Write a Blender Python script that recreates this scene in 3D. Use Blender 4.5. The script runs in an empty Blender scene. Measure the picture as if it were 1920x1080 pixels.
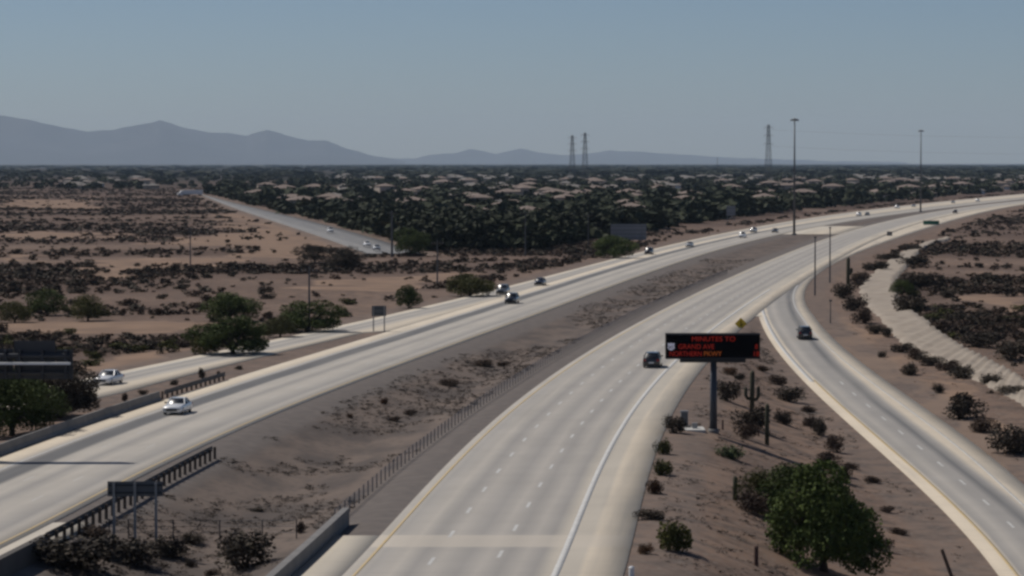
import bpy, math, random
import numpy as np
from math import radians as R, sin, cos, pi

rng = np.random.default_rng(7)
random.seed(7)
S = bpy.context.scene
C = S.collection

# ------------------------------------------------------------------ camera
H, F, HY = 23.0, 5390.0, 305.0          # camera height (m), focal length and horizon row in photo pixels
PITCH = math.atan((540 - HY) / F)
cd = bpy.data.cameras.new('camera'); cam = bpy.data.objects.new('camera', cd); C.objects.link(cam)
cd.sensor_width = 36; cd.lens = 36 * F / 1920; cd.clip_start = 1; cd.clip_end = 200000
cam.location = (0, 0, H); cam.rotation_euler = (pi / 2 - PITCH, 0, 0)
S.camera = cam

# ------------------------------------------------------------------ sky, sun, exposure
SUN_EL, SUN_AZ = 52.0, -58.0             # azimuth from +Y towards +X
W = bpy.data.worlds.new('World'); S.world = W; W.use_nodes = True
wn = W.node_tree; wn.nodes.clear()
sky = wn.nodes.new('ShaderNodeTexSky'); sky.sky_type = 'NISHITA'; sky.sun_disc = False
sky.sun_elevation = R(SUN_EL); sky.sun_rotation = R(SUN_AZ % 360)
sky.air_density = 0.7; sky.dust_density = 0.5; sky.ozone_density = 5.0; sky.altitude = 400
bg = wn.nodes.new('ShaderNodeBackground'); bg.inputs[1].default_value = 0.058
out = wn.nodes.new('ShaderNodeOutputWorld')
wn.links.new(sky.outputs[0], bg.inputs[0]); wn.links.new(bg.outputs[0], out.inputs[0])
sd = bpy.data.lights.new('sun', 'SUN'); sd.energy = 3.35; sd.angle = R(0.53); sd.color = (1, 0.945, 0.87)
sun = bpy.data.objects.new('sun', sd); C.objects.link(sun)
sun.rotation_euler = (R(90 - SUN_EL), 0, R(180 - SUN_AZ)); sun.location = (0, 0, 200)
S.view_settings.view_transform = 'Standard'; S.view_settings.look = 'None'
S.view_settings.exposure = 0.0; S.view_settings.gamma = 1
S.view_settings.use_curve_mapping = False
S.cycles.pixel_filter_type = 'GAUSSIAN'; S.cycles.filter_width = 3.2   # soft long lens in hot air
S.cycles.use_denoising = True
S.cycles.max_bounces = 6; S.cycles.diffuse_bounces = 2; S.cycles.glossy_bounces = 2
S.cycles.volume_bounces = 3; S.cycles.transparent_max_bounces = 8
S.cycles.sample_clamp_direct = 0; S.cycles.sample_clamp_indirect = 4

# ------------------------------------------------------------------ pixel -> world
def ray(x, y):
    a = (x - 960) / F; b = (540 - y) / F
    return a, cos(PITCH) + b * sin(PITCH), -sin(PITCH) + b * cos(PITCH)
def gp(x, y, z=0.0):
    dx, dy, dz = ray(x, y); t = (z - H) / dz
    return dx * t, dy * t
def at(x, y, d):
    dx, dy, dz = ray(x, y); t = d / dy
    return dx * t, d, H + dz * t

# ------------------------------------------------------------------ road edges traced from the photo
def curve(pts, deg, zf=None, lo=None, hi=None):
    P = np.array([gp(*p) for p in pts])
    if zf:
        for i, p in enumerate(pts):
            q = P[i]
            for k in range(20): q = np.array(gp(p[0], p[1], zf(q[1])))
            P[i] = q
    P = P[np.argsort(P[:, 1])]
    y0, y1 = P[0, 1], P[-1, 1]
    L = np.log(P[:, 1])
    c = np.polyfit(L, P[:, 0], deg, w=1 / P[:, 1])
    def f(y):
        y = np.asarray(y, float); yc = np.clip(y, y0, y1)
        v = np.polyval(c, np.log(yc))
        s0 = (np.polyval(c, np.log(y0 + 8)) - np.polyval(c, np.log(y0))) / 8
        s1 = (np.polyval(c, np.log(y1)) - np.polyval(c, np.log(y1 - 60))) / 60
        return v + (y - yc) * np.where(y < y0, s0, s1)
    return f
f_Lr = curve([(0,1022),(100,971),(200,920),(250,895),(350,847),(425,810),(480,785),(605,735),(730,690),(855,647),(960,603),(1080,562),(1200,515),(1304,484),(1387,456),(1450,441),(1485,434),(1531,426),(1562,421),(1624,412),(1728,395),(1832,382),(1920,374)], 6)
f_Rl = curve([(660,1080),(715,1012),(780,950),(840,887),(895,825),(960,765),(1020,717),(1080,677),(1117,657),(1165,630),(1240,587),(1320,546),(1387,512),(1450,484),(1512,461),(1554,448),(1592,437),(1645,420),(1728,402),(1791,390),(1853,383),(1920,376.5)], 6)
f_Lo0 = curve([(235,695),(375,666),(480,642),(605,617),(730,590),(855,562),(930,545),(1027,517),(1140,487),(1230,464),(1320,443),(1387,431),(1485,416),(1600,401),(1666,389),(1728,380),(1832,371),(1920,365)], 5)
f_Lg0 = curve([(172,752),(250,730),(375,700),(480,670),(605,642),(705,619)], 2)
f_Lo = lambda y: f_Lo0(y) - .006 * np.clip(290 - np.asarray(y, float), 0, None) ** 2
f_Lg = lambda y: f_Lg0(y) - .006 * np.clip(290 - np.asarray(y, float), 0, None) ** 2
RAMP_TOP, GRADE = 430.0, 0.022
def z_ramp(d): return -GRADE * np.clip(RAMP_TOP - np.asarray(d, float), 0, 330)
f_El0 = curve([(1875,1080),(1765,957),(1690,885),(1615,810),(1575,775),(1512,715),(1460,665),(1435,632),(1417,600),(1422,588),(1425,567),(1433,542),(1456,522),(1500,497)], 4, z_ramp)
f_Rr = curve([(1920,906),(1877,875),(1790,810),(1680,720),(1650,700),(1570,647),(1522,600),(1510,567),(1508,547),(1525,524),(1554,505),(1603,477),(1666,450),(1707,437),(1770,419),(1832,402),(1895,388),(1920,383)], 6, z_ramp)
f_al = curve([(400,374),(480,402),(555,424),(630,452),(680,473),(730,488)], 2)
f_ar = curve([(392,369),(480,387),(530,400),(605,420),(670,440),(735,452)], 2)
def slope(f, y): return (f(np.asarray(y, float) + 4) - f(np.asarray(y, float) - 4)) / 8.0
def off(f, m): return lambda y: f(y) + m * np.sqrt(1 + slope(f, y) ** 2)
LW, RW = 13.5, 15.1
f_Ll = off(f_Lr, -LW)
f_Rs = off(f_Rl, RW)
f_El = lambda y: np.where(np.asarray(y, float) > 480, np.maximum(f_El0(np.minimum(y, 640)), f_Rs(y) - 7), f_El0(y))
zero = lambda y: np.zeros_like(np.asarray(y, float))
f_Lgore = lambda y: np.where(np.asarray(y) < 398, np.minimum(f_Lg(y), f_Ll(y) - 0.3), f_Ll(y) + 2.0)
STRIPS = [  # left edge, right edge, z, first row, last row
    (f_Ll, off(f_Lr, .5), zero, 100, 2900), (off(f_Rl, -.5), f_Rs, zero, 100, 2900),
    (f_Lo, f_Lgore, zero, 240, 2900), (f_El, f_Rr, z_ramp, 100, 2900), (f_al, f_ar, lambda y: zero(y) - .5, 735, 2600)]

def vnoise(x, y, s, seed=0):
    """smooth value noise in [-1, 1], vectorised"""
    x = np.asarray(x, float) / s + seed * 17.13; y = np.asarray(y, float) / s + seed * 9.71
    xi = np.floor(x); yi = np.floor(y); fx = x - xi; fy = y - yi
    fx = fx * fx * (3 - 2 * fx); fy = fy * fy * (3 - 2 * fy)
    def h(i, j):
        v = np.sin(i * 127.1 + j * 311.7 + seed * 74.7) * 43758.5453
        return (v - np.floor(v)) * 2 - 1
    return (h(xi, yi) * (1 - fx) + h(xi + 1, yi) * fx) * (1 - fy) + (h(xi, yi + 1) * (1 - fx) + h(xi + 1, yi + 1) * fx) * fy

def road_dist(x, y):
    x = np.asarray(x, float); y = np.asarray(y, float)
    ds = []
    for L_, R_, z_, a, b in STRIPS:
        yc = np.clip(y, a, b); l = L_(yc); r = R_(yc)
        k = 1 / np.sqrt(1 + slope(L_, yc) ** 2)
        s = np.maximum(np.maximum(l - x, x - r), 0) * k
        ds.append(np.hypot(s, y - yc))
    return ds
def terrain(x, y):
    x = np.asarray(x, float); y = np.asarray(y, float)
    ds = road_dist(x, y)
    nat = z_ramp(np.maximum(y, 140)) - .35
    nat = np.where(x < f_Lo(np.clip(y, 240, 2900)), nat * .5 - .3, nat)
    num = nat / 196.; den = np.full_like(x, 1 / 196.)
    for (L_, R_, z_, a, b), s in zip(STRIPS, ds):
        w = 1 / np.maximum(s - .8, .06) ** 2
        num = num + w * (z_(y) - .05); den = den + w
    h = num / den
    dm = np.min(ds, axis=0)
    m = np.clip((dm - 1.5) / 14, 0, 1)
    med = (x > f_Lr(y)) & (x < f_Rl(y)) & (y < 1000)                       # swale between the carriageways
    h = h - np.where(med, .075 * np.clip(dm - 1.5, 0, 9) * np.clip((1000 - y) / 500, 0, 1), 0)
    rough = .30 * vnoise(x, y, 34, 1) + .12 * vnoise(x, y, 11, 2) + .025 * vnoise(x, y, 4.6, 3)
    far = np.clip((y - 350) / 800, 0, 1)
    rough = rough + far * (.55 * vnoise(x, y, 130, 4)) * np.clip(dm / 60, 0, 1)
    h = h + m * rough
    return np.where(dm < .6, np.minimum(h, h * 0 + sum(np.where(s < .6, z_(y), 0) * (s == dm) for (_, _, z_, _, _), s in zip(STRIPS, ds)) - .05), h)
_T = np.geomspace(120, 9000, 1800)
def ground(px, py):
    """where the photo pixel's ray first meets the terrain"""
    dx, dy, dz = ray(px, py)
    x = dx / dy * _T; z = H + dz / dy * _T
    g = terrain(x, _T); k = np.argmax(z <= g)
    if z[k] > g[k]: k = len(_T) - 1
    a = max(k - 1, 0); t = np.interp(0, [-(z[a] - g[a]), -(z[k] - g[k])], [_T[a], _T[k]]) if k else _T[0]
    X = dx / dy * t
    return float(X), float(t), float(terrain(np.array([X]), np.array([t]))[0])

# ------------------------------------------------------------------ material helpers
MATS = {}
def mat(name, col, rough=.8, metal=0., spec=.3, noise=None, emit=None, coat=0., objvar=0., bump=None):
    """noise = (scale, amount, colour2); objvar = random brightness per object"""
    if name in MATS: return MATS[name]
    m = bpy.data.materials.new(name); m.use_nodes = True; nt = m.node_tree; b = nt.nodes['Principled BSDF']
    b.inputs['Roughness'].default_value = rough; b.inputs['Metallic'].default_value = metal
    b.inputs['Specular IOR Level'].default_value = spec; b.inputs['Coat Weight'].default_value = coat
    b.inputs['Base Color'].default_value = (*col, 1)
    src = None
    if noise:
        sc, amt, c2 = noise
        tc = nt.nodes.new('ShaderNodeTexCoord'); n = nt.nodes.new('ShaderNodeTexNoise')
        n.inputs['Scale'].default_value = sc; n.inputs['Detail'].default_value = 4
        g = nt.nodes.new('ShaderNodeNewGeometry')
        nt.links.new(g.outputs['Position'], n.inputs['Vector'])
        r = nt.nodes.new('ShaderNodeMapRange'); r.inputs[1].default_value = .35; r.inputs[2].default_value = .65
        r.inputs[4].default_value = amt; nt.links.new(n.outputs[0], r.inputs[0])
        mx = nt.nodes.new('ShaderNodeMix'); mx.data_type = 'RGBA'
        mx.inputs[6].default_value = (*col, 1); mx.inputs[7].default_value = (*c2, 1)
        nt.links.new(r.outputs[0], mx.inputs[0]); src = mx.outputs[2]
    if objvar:
        oi = nt.nodes.new('ShaderNodeObjectInfo'); hv = nt.nodes.new('ShaderNodeHueSaturation')
        mr = nt.nodes.new('ShaderNodeMapRange'); mr.inputs[3].default_value = 1 - objvar; mr.inputs[4].default_value = 1 + objvar
        nt.links.new(oi.outputs['Random'], mr.inputs[0]); nt.links.new(mr.outputs[0], hv.inputs['Value'])
        if src: nt.links.new(src, hv.inputs['Color'])
        else: hv.inputs['Color'].default_value = (*col, 1)
        src = hv.outputs[0]
    if src: nt.links.new(src, b.inputs['Base Color'])
    if emit:
        b.inputs['Emission Color'].default_value = (*emit[0], 1); b.inputs['Emission Strength'].default_value = emit[1]
    MATS[name] = m
    return m
def leafmat(name, c1, c2, objvar=.25):
    m = mat(name, c1, .75, 0, .15, noise=(.9, 1., c2), objvar=objvar)
    return m

# ------------------------------------------------------------------ mesh helpers
def link(name, me, m=None, parent=None):
    o = bpy.data.objects.new(name, me); C.objects.link(o)
    if m is not None and me is not None and not me.materials: me.materials.append(m)
    if parent is not None: o.parent = parent
    return o
def np_mesh(name, V, Fc, smooth=False):
    V = np.asarray(V, np.float32).reshape(-1, 3); Fc = np.asarray(Fc, np.int32)
    me = bpy.data.meshes.new(name); k = Fc.shape[1]
    me.vertices.add(len(V)); me.vertices.foreach_set('co', V.ravel())
    me.loops.add(Fc.size); me.loops.foreach_set('vertex_index', Fc.ravel())
    me.polygons.add(len(Fc)); me.polygons.foreach_set('loop_start', np.arange(0, Fc.size, k, dtype=np.int32))
    if smooth: me.polygons.foreach_set('use_smooth', np.ones(len(Fc), bool))
    me.update(calc_edges=True)
    return me
class MB:
    def __init__(s): s.v = []; s.f = []
    def box(s, x0, x1, y0, y1, z0, z1):
        n = len(s.v)
        s.v += [(x0,y0,z0),(x1,y0,z0),(x1,y1,z0),(x0,y1,z0),(x0,y0,z1),(x1,y0,z1),(x1,y1,z1),(x0,y1,z1)]
        s.f += [tuple(n + i for i in q) for q in ((3,2,1,0),(4,5,6,7),(0,1,5,4),(1,2,6,5),(2,3,7,6),(3,0,4,7))]; return s
    def tube(s, pts, rad, n=8, cap=True):
        base = len(s.v); m = len(pts)
        rad = rad if hasattr(rad, '__len__') else [rad] * m
        P = np.array(pts, float)
        for i in range(m):
            t = P[min(i + 1, m - 1)] - P[max(i - 1, 0)]; t = t / (np.linalg.norm(t) + 1e-9)
            a = np.cross(t, (0, 0, 1) if abs(t[2]) < .9 else (1, 0, 0)); a /= np.linalg.norm(a); b = np.cross(t, a)
            for k in range(n):
                th = 2 * pi * k / n; s.v.append(tuple(P[i] + rad[i] * (a * cos(th) + b * sin(th))))
        for i in range(m - 1):
            for k in range(n):
                k2 = (k + 1) % n; s.f.append((base + i*n + k, base + i*n + k2, base + (i+1)*n + k2, base + (i+1)*n + k))
        if cap:
            s.f.append(tuple(base + k for k in range(n))[::-1]); s.f.append(tuple(base + (m-1)*n + k for k in range(n)))
        return s
    def loft(s, rings, closed=True, cap=True):
        base = len(s.v); n = len(rings[0])
        for r in rings: s.v += [tuple(p) for p in r]
        for i in range(len(rings) - 1):
            for k in range(n if closed else n - 1):
                k2 = (k + 1) % n; s.f.append((base + i*n + k, base + i*n + k2, base + (i+1)*n + k2, base + (i+1)*n + k))
        if cap:
            s.f.append(tuple(base + k for k in range(n))[::-1]); s.f.append(tuple(base + (len(rings)-1)*n + k for k in range(n)))
        return s
    def disc(s, c, r, ax='x', th=.02, n=16):
        p0 = list(c); p1 = list(c); i = 'xyz'.index(ax); p0[i] -= th / 2; p1[i] += th / 2
        return s.tube([p0, p1], r, n)
    def mesh(s, name, smooth=False):
        me = bpy.data.meshes.new(name); me.from_pydata(s.v, [], s.f); me.update()
        if smooth: me.polygons.foreach_set('use_smooth', np.ones(len(me.polygons), bool))
        return me
    def build(s, name, m, parent=None, smooth=False): return link(name, s.mesh(name, smooth), m, parent)
def tag(o, label, cat, group=None):
    o['label'] = label; o['category'] = cat
    if group: o['group'] = group
    return o
def kind(o, k, label=None): 
    o['kind'] = k
    if label: o['label'] = label
    return o
def thing(name, label, cat, loc=(0, 0, 0), rz=0., group=None):
    o = bpy.data.objects.new(name, None); C.objects.link(o); o.location = loc; o.rotation_euler = (0, 0, rz)
    o.empty_display_size = .3
    return tag(o, label, cat, group)
def copy_tree(o, parent=None):
    c = o.copy(); C.objects.link(c); c.parent = parent
    for ch in list(o.children): copy_tree(ch, c)
    return c

# ------------------------------------------------------------------ ground sheet
ang = np.concatenate([np.linspace(-180, -14, 42)[:-1], np.linspace(-14, 14, 250), np.linspace(14, 180, 42)[1:-1]])
rad = np.concatenate([[15, 60], np.geomspace(110, 3000, 640), np.geomspace(3050, 62000, 74)])
A, D = np.meshgrid(np.radians(ang), rad)
GX = D * np.sin(A); GY = D * np.cos(A)
gh = terrain(GX, np.where(GY < 100, 100, GY)); gh = np.where((GY < 100), -6.5, gh)
na, nr = len(ang), len(rad)
ii, jj = np.meshgrid(np.arange(nr - 1), np.arange(na), indexing='ij'); j2 = (jj + 1) % na
quads = np.stack([ii*na + jj, ii*na + j2, (ii+1)*na + j2, (ii+1)*na + jj], -1).reshape(-1, 4)[:, ::-1]
gme = np_mesh('ground', np.stack([GX, GY, gh], -1).reshape(-1, 3), quads, True)
SAND = [ # bare pale sand: photo outlines on the ground
    [(165,492),(300,482),(420,484),(405,500),(300,508),(200,516),(165,508)], [(0,470),(60,472),(60,490),(0,488)],
    [(400,400),(470,398),(560,430),(620,460),(600,482),(480,480),(440,455),(440,420)], [(150,520),(220,512),(200,530)],
    [(300,447),(440,440),(450,458),(330,462)], [(0,432),(200,436),(200,447),(0,450)],
    [(100,690),(372,646),(378,655),(190,704),(110,705)], [(0,605),(240,600),(350,606),(380,622),(0,626)],
    [(600,525),(820,512),(880,520),(700,545),(600,550)], [(1030,440),(1120,432),(1100,450),(1030,462)], [(0,376),(180,374),(190,390),(60,392),(0,388)],
    [(1640,640),(1720,700),(1830,800),(1920,900),(1920,760),(1760,700)], [(1820,560),(1920,540),(1920,590),(1800,600)],
    [(1560,600),(1640,640),(1700,690),(1690,720),(1560,640)], [(560,410),(600,450),(640,480),(560,470)]]
def scrub_density(x, y):
    d_ = .2 + .5 * vnoise(x, y, 70, 41) + .5 * vnoise(x * .35, y, 55, 44) + .3 * vnoise(x, y, 22, 42) + .3 * vnoise(x * .25, y, 45, 43)
    return d_ + np.where((x < f_Lo(np.clip(y, 250, 2800))) & (y > 600), .22, 0)
def in_poly(x, y, poly):
    r = np.zeros(x.shape, bool); n = len(poly)
    for i in range(n):
        x1, y1 = poly[i]; x2, y2 = poly[(i + 1) % n]
        if y1 == y2: continue
        r ^= ((y1 > y) != (y2 > y)) & (x < (x2 - x1) * (y - y1) / (y2 - y1) + x1)
    return r
def sand_mask(x, y):
    jx = x + 9 * vnoise(x, y, 12, 21) * np.clip(y / 600, .1, 2); jy = y + 5 * vnoise(x, y, 10, 22) * np.clip(y / 400, .1, 3)
    m = np.zeros(x.shape, bool)
    for p in SAND: m |= in_poly(jx, jy, [gp(*q, z=-1.) if q[1] > 600 and q[0] > 1500 else gp(*q, z=-.4) for q in p])
    return m
dm = np.min(road_dist(GX, GY), axis=0)
inmed = (GX > f_Lr(GY) - 1) & (GX < f_Rl(GY) + 1) & (GY > 100) & (GY < 2600)
verge = np.clip(1 - (dm - 3.4) / 1.4, 0, 1) * np.where(inmed, 1, .35)
scr = np.clip(scrub_density(GX, GY) * 1.2 + .42, 0, 1) * np.clip((dm - 6) / 8, 0, 1) * ((GX < f_Lo(np.clip(GY, 250, 2800))) | (GX > f_Rr(np.clip(GY, 110, 2800)) + 10)) * (GY > 260)
scr = np.where(sand_mask(GX, GY), 0, scr)
col = np.stack([sand_mask(GX, GY).astype(float), verge, np.where(inmed, 1., 0.), scr], -1).reshape(-1, 4).astype(np.float32)
ca = gme.color_attributes.new('zones', 'FLOAT_COLOR', 'POINT'); ca.data.foreach_set('color', col.ravel())

def nodes(m): return m.node_tree, m.node_tree.nodes['Principled BSDF']
def mixc(nt, fac, a, b):
    mx = nt.nodes.new('ShaderNodeMix'); mx.data_type = 'RGBA'
    for s, v in ((0, fac), (6, a), (7, b)):
        if isinstance(v, (tuple, float)): mx.inputs[s].default_value = (*v, 1) if isinstance(v, tuple) else v
        else: nt.links.new(v, mx.inputs[s])
    return mx.outputs[2]
def noise(nt, vec, scale, lo=.4, hi=.6, detail=4, scl=None):
    n = nt.nodes.new('ShaderNodeTexNoise'); n.inputs['Scale'].default_value = scale; n.inputs['Detail'].default_value = detail
    if scl:
        mp = nt.nodes.new('ShaderNodeMapping'); mp.inputs['Scale'].default_value = scl; nt.links.new(vec, mp.inputs[0]); vec = mp.outputs[0]
    nt.links.new(vec, n.inputs['Vector'])
    r = nt.nodes.new('ShaderNodeMapRange'); r.inputs[1].default_value = lo; r.inputs[2].default_value = hi
    nt.links.new(n.outputs[0], r.inputs[0]); return r.outputs[0]
gm = bpy.data.materials.new('desert_soil'); gm.use_nodes = True; nt, bs = nodes(gm)
bs.inputs['Roughness'].default_value = .95; bs.inputs['Specular IOR Level'].default_value = .1
geo = nt.nodes.new('ShaderNodeNewGeometry'); pos = geo.outputs['Position']
att = nt.nodes.new('ShaderNodeAttribute'); att.attribute_name = 'zones'
sep = nt.nodes.new('ShaderNodeSeparateColor'); nt.links.new(att.outputs['Color'], sep.inputs[0])
c = mixc(nt, noise(nt, pos, .05), (.225, .153, .112), (.175, .12, .091))
c = mixc(nt, noise(nt, pos, .5, .42, .66), c, (.105, .078, .064))
c = mixc(nt, noise(nt, pos, 2.2, .5, .72, 6), c, (.21, .165, .135))
cm = mixc(nt, noise(nt, pos, .16, .42, .6, 6, (1.6, .55, 1)), (.165, .13, .108), (.105, .087, .077))
cm = mixc(nt, noise(nt, pos, 1.3, .5, .75, 6), cm, (.095, .08, .072))
c = mixc(nt, sep.outputs[2], c, cm)
c = mixc(nt, att.outputs['Alpha'], c, mixc(nt, noise(nt, pos, .7, .4, .65, 5), (.085, .058, .046), (.12, .083, .066)))
cs = mixc(nt, noise(nt, pos, .12), (.26, .178, .126), (.205, .142, .104))
c = mixc(nt, sep.outputs[0], c, cs)
cv = mixc(nt, noise(nt, pos, .8, .4, .65, 5), (.135, .118, .108), (.165, .142, .127))
c = mixc(nt, sep.outputs[1], c, cv)
# far plain: scrub too far away to tell apart
sp = nt.nodes.new('ShaderNodeSeparateXYZ'); nt.links.new(pos, sp.inputs[0])
fr = nt.nodes.new('ShaderNodeMapRange'); fr.inputs[1].default_value = 2200; fr.inputs[2].default_value = 4200; nt.links.new(sp.outputs[1], fr.inputs[0])
cf = mixc(nt, noise(nt, pos, .0022, .42, .6, 5, (1, .35, 1)), (.022, .020, .014), (.055, .043, .033))
c = mixc(nt, fr.outputs[0], c, cf)
nt.links.new(c, bs.inputs['Base Color'])
bp = nt.nodes.new('ShaderNodeBump'); bp.inputs['Strength'].default_value = .35; bp.inputs['Distance'].default_value = .12
nn = nt.nodes.new('ShaderNodeTexNoise'); nn.inputs['Scale'].default_value = 1.6; nn.inputs['Detail'].default_value = 6
nt.links.new(pos, nn.inputs['Vector']); nt.links.new(nn.outputs[0], bp.inputs['Height']); nt.links.new(bp.outputs[0], bs.inputs['Normal'])
kind(link('ground', gme, gm), 'structure', 'brown desert ground with sandy clearings running out to the mountains')

# ------------------------------------------------------------------ pavements
def pave_mat(name, ramp, width, band=None):
    """ramp = [(metres across, colour)], concrete with joints, stains along the travel direction"""
    m = bpy.data.materials.new(name); m.use_nodes = True; nt, bs = nodes(m)
    bs.inputs['Roughness'].default_value = .85; bs.inputs['Specular IOR Level'].default_value = .2
    uv = nt.nodes.new('ShaderNodeUVMap'); uv.uv_map = 'UVMap'
    sx = nt.nodes.new('ShaderNodeSeparateXYZ'); nt.links.new(uv.outputs[0], sx.inputs[0])
    wob = noise(nt, uv.outputs[0], 1., 0, 1, 3, (.05, .02, 1))
    ad = nt.nodes.new('ShaderNodeMath'); ad.operation = 'MULTIPLY_ADD'; nt.links.new(wob, ad.inputs[0]); ad.inputs[1].default_value = .9; nt.links.new(sx.outputs[0], ad.inputs[2])
    dv = nt.nodes.new('ShaderNodeMath'); dv.operation = 'DIVIDE'; nt.links.new(ad.outputs[0], dv.inputs[0]); dv.inputs[1].default_value = width
    cr = nt.nodes.new('ShaderNodeValToRGB'); el = cr.color_ramp.elements
    el[0].color = (*ramp[0][1], 1); el[1].color = (*ramp[-1][1], 1)
    for u, cc in ramp[1:-1]:
        e = el.new(min(max((u + .45) / width, .001), .999)); e.color = (*cc, 1)
    nt.links.new(dv.outputs[0], cr.inputs[0])
    c = mixc(nt, noise(nt, uv.outputs[0], 1., .5, .95, 5, (.6, .02, 1)), cr.outputs[0], (.32, .30, .27))
    mul = nt.nodes.new('ShaderNodeMix'); mul.data_type = 'RGBA'; mul.blend_type = 'MULTIPLY'; mul.inputs[0].default_value = 1
    nt.links.new(c, mul.inputs[6]); nt.links.new(mixc(nt, noise(nt, uv.outputs[0], 1., .35, .65, 6, (.25, .09, 1)), (1., 1., 1.), (.91, .912, .915)), mul.inputs[7])
    c = mul.outputs[2]
    md = nt.nodes.new('ShaderNodeMath'); md.operation = 'MODULO'; nt.links.new(sx.outputs[1], md.inputs[0]); md.inputs[1].default_value = 4.6
    lt = nt.nodes.new('ShaderNodeMath'); lt.operation = 'LESS_THAN'; nt.links.new(md.outputs[0], lt.inputs[0]); lt.inputs[1].default_value = .07
    ml = nt.nodes.new('ShaderNodeMath'); ml.operation = 'MULTIPLY'; nt.links.new(lt.outputs[0], ml.inputs[0]); ml.inputs[1].default_value = .45
    c = mixc(nt, ml.outputs[0], c, (.16, .155, .15))
    if band:            # newer, paler concrete poured across the carriageway between two distances along it
        g1 = nt.nodes.new('ShaderNodeMath'); g1.operation = 'GREATER_THAN'; nt.links.new(sx.outputs[1], g1.inputs[0]); g1.inputs[1].default_value = band[0]
        g2 = nt.nodes.new('ShaderNodeMath'); g2.operation = 'LESS_THAN'; nt.links.new(sx.outputs[1], g2.inputs[0]); g2.inputs[1].default_value = band[1]
        g3 = nt.nodes.new('ShaderNodeMath'); g3.operation = 'MULTIPLY'; nt.links.new(g1.outputs[0], g3.inputs[0]); nt.links.new(g2.outputs[0], g3.inputs[1])
        g4 = nt.nodes.new('ShaderNodeMath'); g4.operation = 'MULTIPLY'; nt.links.new(g3.outputs[0], g4.inputs[0]); g4.inputs[1].default_value = .55
        c = mixc(nt, g4.outputs[0], c, (.54, .48, .40))
    nt.links.new(c, bs.inputs['Base Color'])
    return m
LANE, LANE2, PATH, SHO, SHO2, DARK = (.47,.43,.375), (.43,.395,.35), (.325,.305,.28), (.60,.52,.41), (.50,.45,.375), (.15,.148,.146)
m_R = pave_mat('concrete_right', [(0,LANE),(1.2,PATH),(2.6,LANE),(3.6,PATH),(4.8,LANE2),(6.3,PATH),(7.4,LANE2),(8.6,PATH),(9.6,LANE2),(10.6,PATH),(11.4,SHO2),(13.0,SHO2),(13.3,SHO),(15.0,SHO)], 16, (61.5, 67))
m_L = pave_mat('concrete_left', [(0,SHO2),(.5,SHO),(1.9,SHO),(2.3,LANE),(3.2,DARK),(4.7,DARK),(5.3,LANE),(6.6,LANE),(7.4,PATH),(8.6,LANE),(9.6,LANE),(11.6,PATH),(12.3,LANE),(14,SHO2)], 15)
m_S = pave_mat('concrete_ramp', [(0,SHO),(1.3,SHO),(1.7,PATH),(2.6,LANE2),(3.6,PATH),(4.6,PATH),(5.4,DARK),(6.2,PATH),(6.9,SHO),(9,SHO)], 9.5)
m_Lx = pave_mat('concrete_exit', [(0,SHO),(1.4,SHO2),(2.2,PATH),(3.2,LANE),(4.2,PATH),(5.2,LANE),(6.2,SHO),(9,SHO)], 9.5)
m_G = pave_mat('concrete_gore', [(0,SHO2),(4,SHO2),(9,SHO)], 10)
m_A = pave_mat('street_asphalt', [(0,(.22,.215,.21)),(7,(.20,.197,.195)),(16,(.23,.225,.22))], 16)
def strip(name, fl, fr, zf, y0, y1, m, dz=0., ncol=6, skirt=.4, label=None, parent=None):
    ys = [y0]
    while ys[-1] < y1: ys.append(ys[-1] + max(1.5, ys[-1] * .012))
    ys = np.array(ys); l = fl(ys); r = fr(ys); r = np.maximum(r, l + .05)
    k = 1 / np.sqrt(1 + slope(fl, ys) ** 2)
    ts = np.linspace(0, 1, ncol)
    z = zf(ys) + dz
    arc = np.concatenate([[0], np.cumsum(np.hypot(np.diff(ys), np.diff(l)))])
    cols = [(-.001, -skirt)] + [(t, 0) for t in ts] + [(1.001, -skirt)]
    V = np.stack([np.stack([l + (r - l) * min(max(t, 0), 1) , ys, z + o], -1) for t, o in cols], 1)
    U = np.stack([np.stack([(r - l) * min(max(t, 0), 1) * k, arc], -1) for t, o in cols], 1)
    n, q = len(ys), len(cols)
    a, b = np.meshgrid(np.arange(n - 1), np.arange(q - 1), indexing='ij')
    Fq = np.stack([a*q+b, a*q+b+1, (a+1)*q+b+1, (a+1)*q+b], -1).reshape(-1, 4)
    me = np_mesh(name, V.reshape(-1, 3), Fq); uvl = me.uv_layers.new(name='UVMap')
    uvl.data.foreach_set('uv', U.reshape(-1, 2)[Fq.ravel()].astype(np.float32).ravel())
    o = link(name, me, m, parent)
    if parent is None: kind(o, 'structure', label)
    return o
road_L = strip('oncoming_carriageway', f_Ll, off(f_Lr, .5), zero, 110, 2800, m_L, .012, 8, label='pale concrete carriageway with oncoming traffic')
road_R = strip('departing_carriageway', off(f_Rl, -.5), f_Rs, zero, 110, 2800, m_R, .012, 8, label='pale concrete carriageway leading away from the overpass')
exit_ramp = strip('exit_ramp', f_Lo, lambda y: np.where(np.asarray(y) < 393, f_Lgore(y), f_Ll(y) + 1.), zero, 250, 2800, m_Lx, .004, 5, label='concrete exit ramp peeling off the oncoming carriageway')
on_ramp = strip('entrance_ramp', f_El, f_Rr, z_ramp, 110, 2800, m_S, .004, 6, label='concrete entrance ramp curving up to join the departing carriageway')
strip('gore_pavement', lambda y: f_Rs(y) - .5, lambda y: np.maximum(f_El(y) + .4, f_Rs(y)), zero, 430, 640, m_G, -.003, 4, .3, 'paved gore where ramp and carriageway join')
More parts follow.
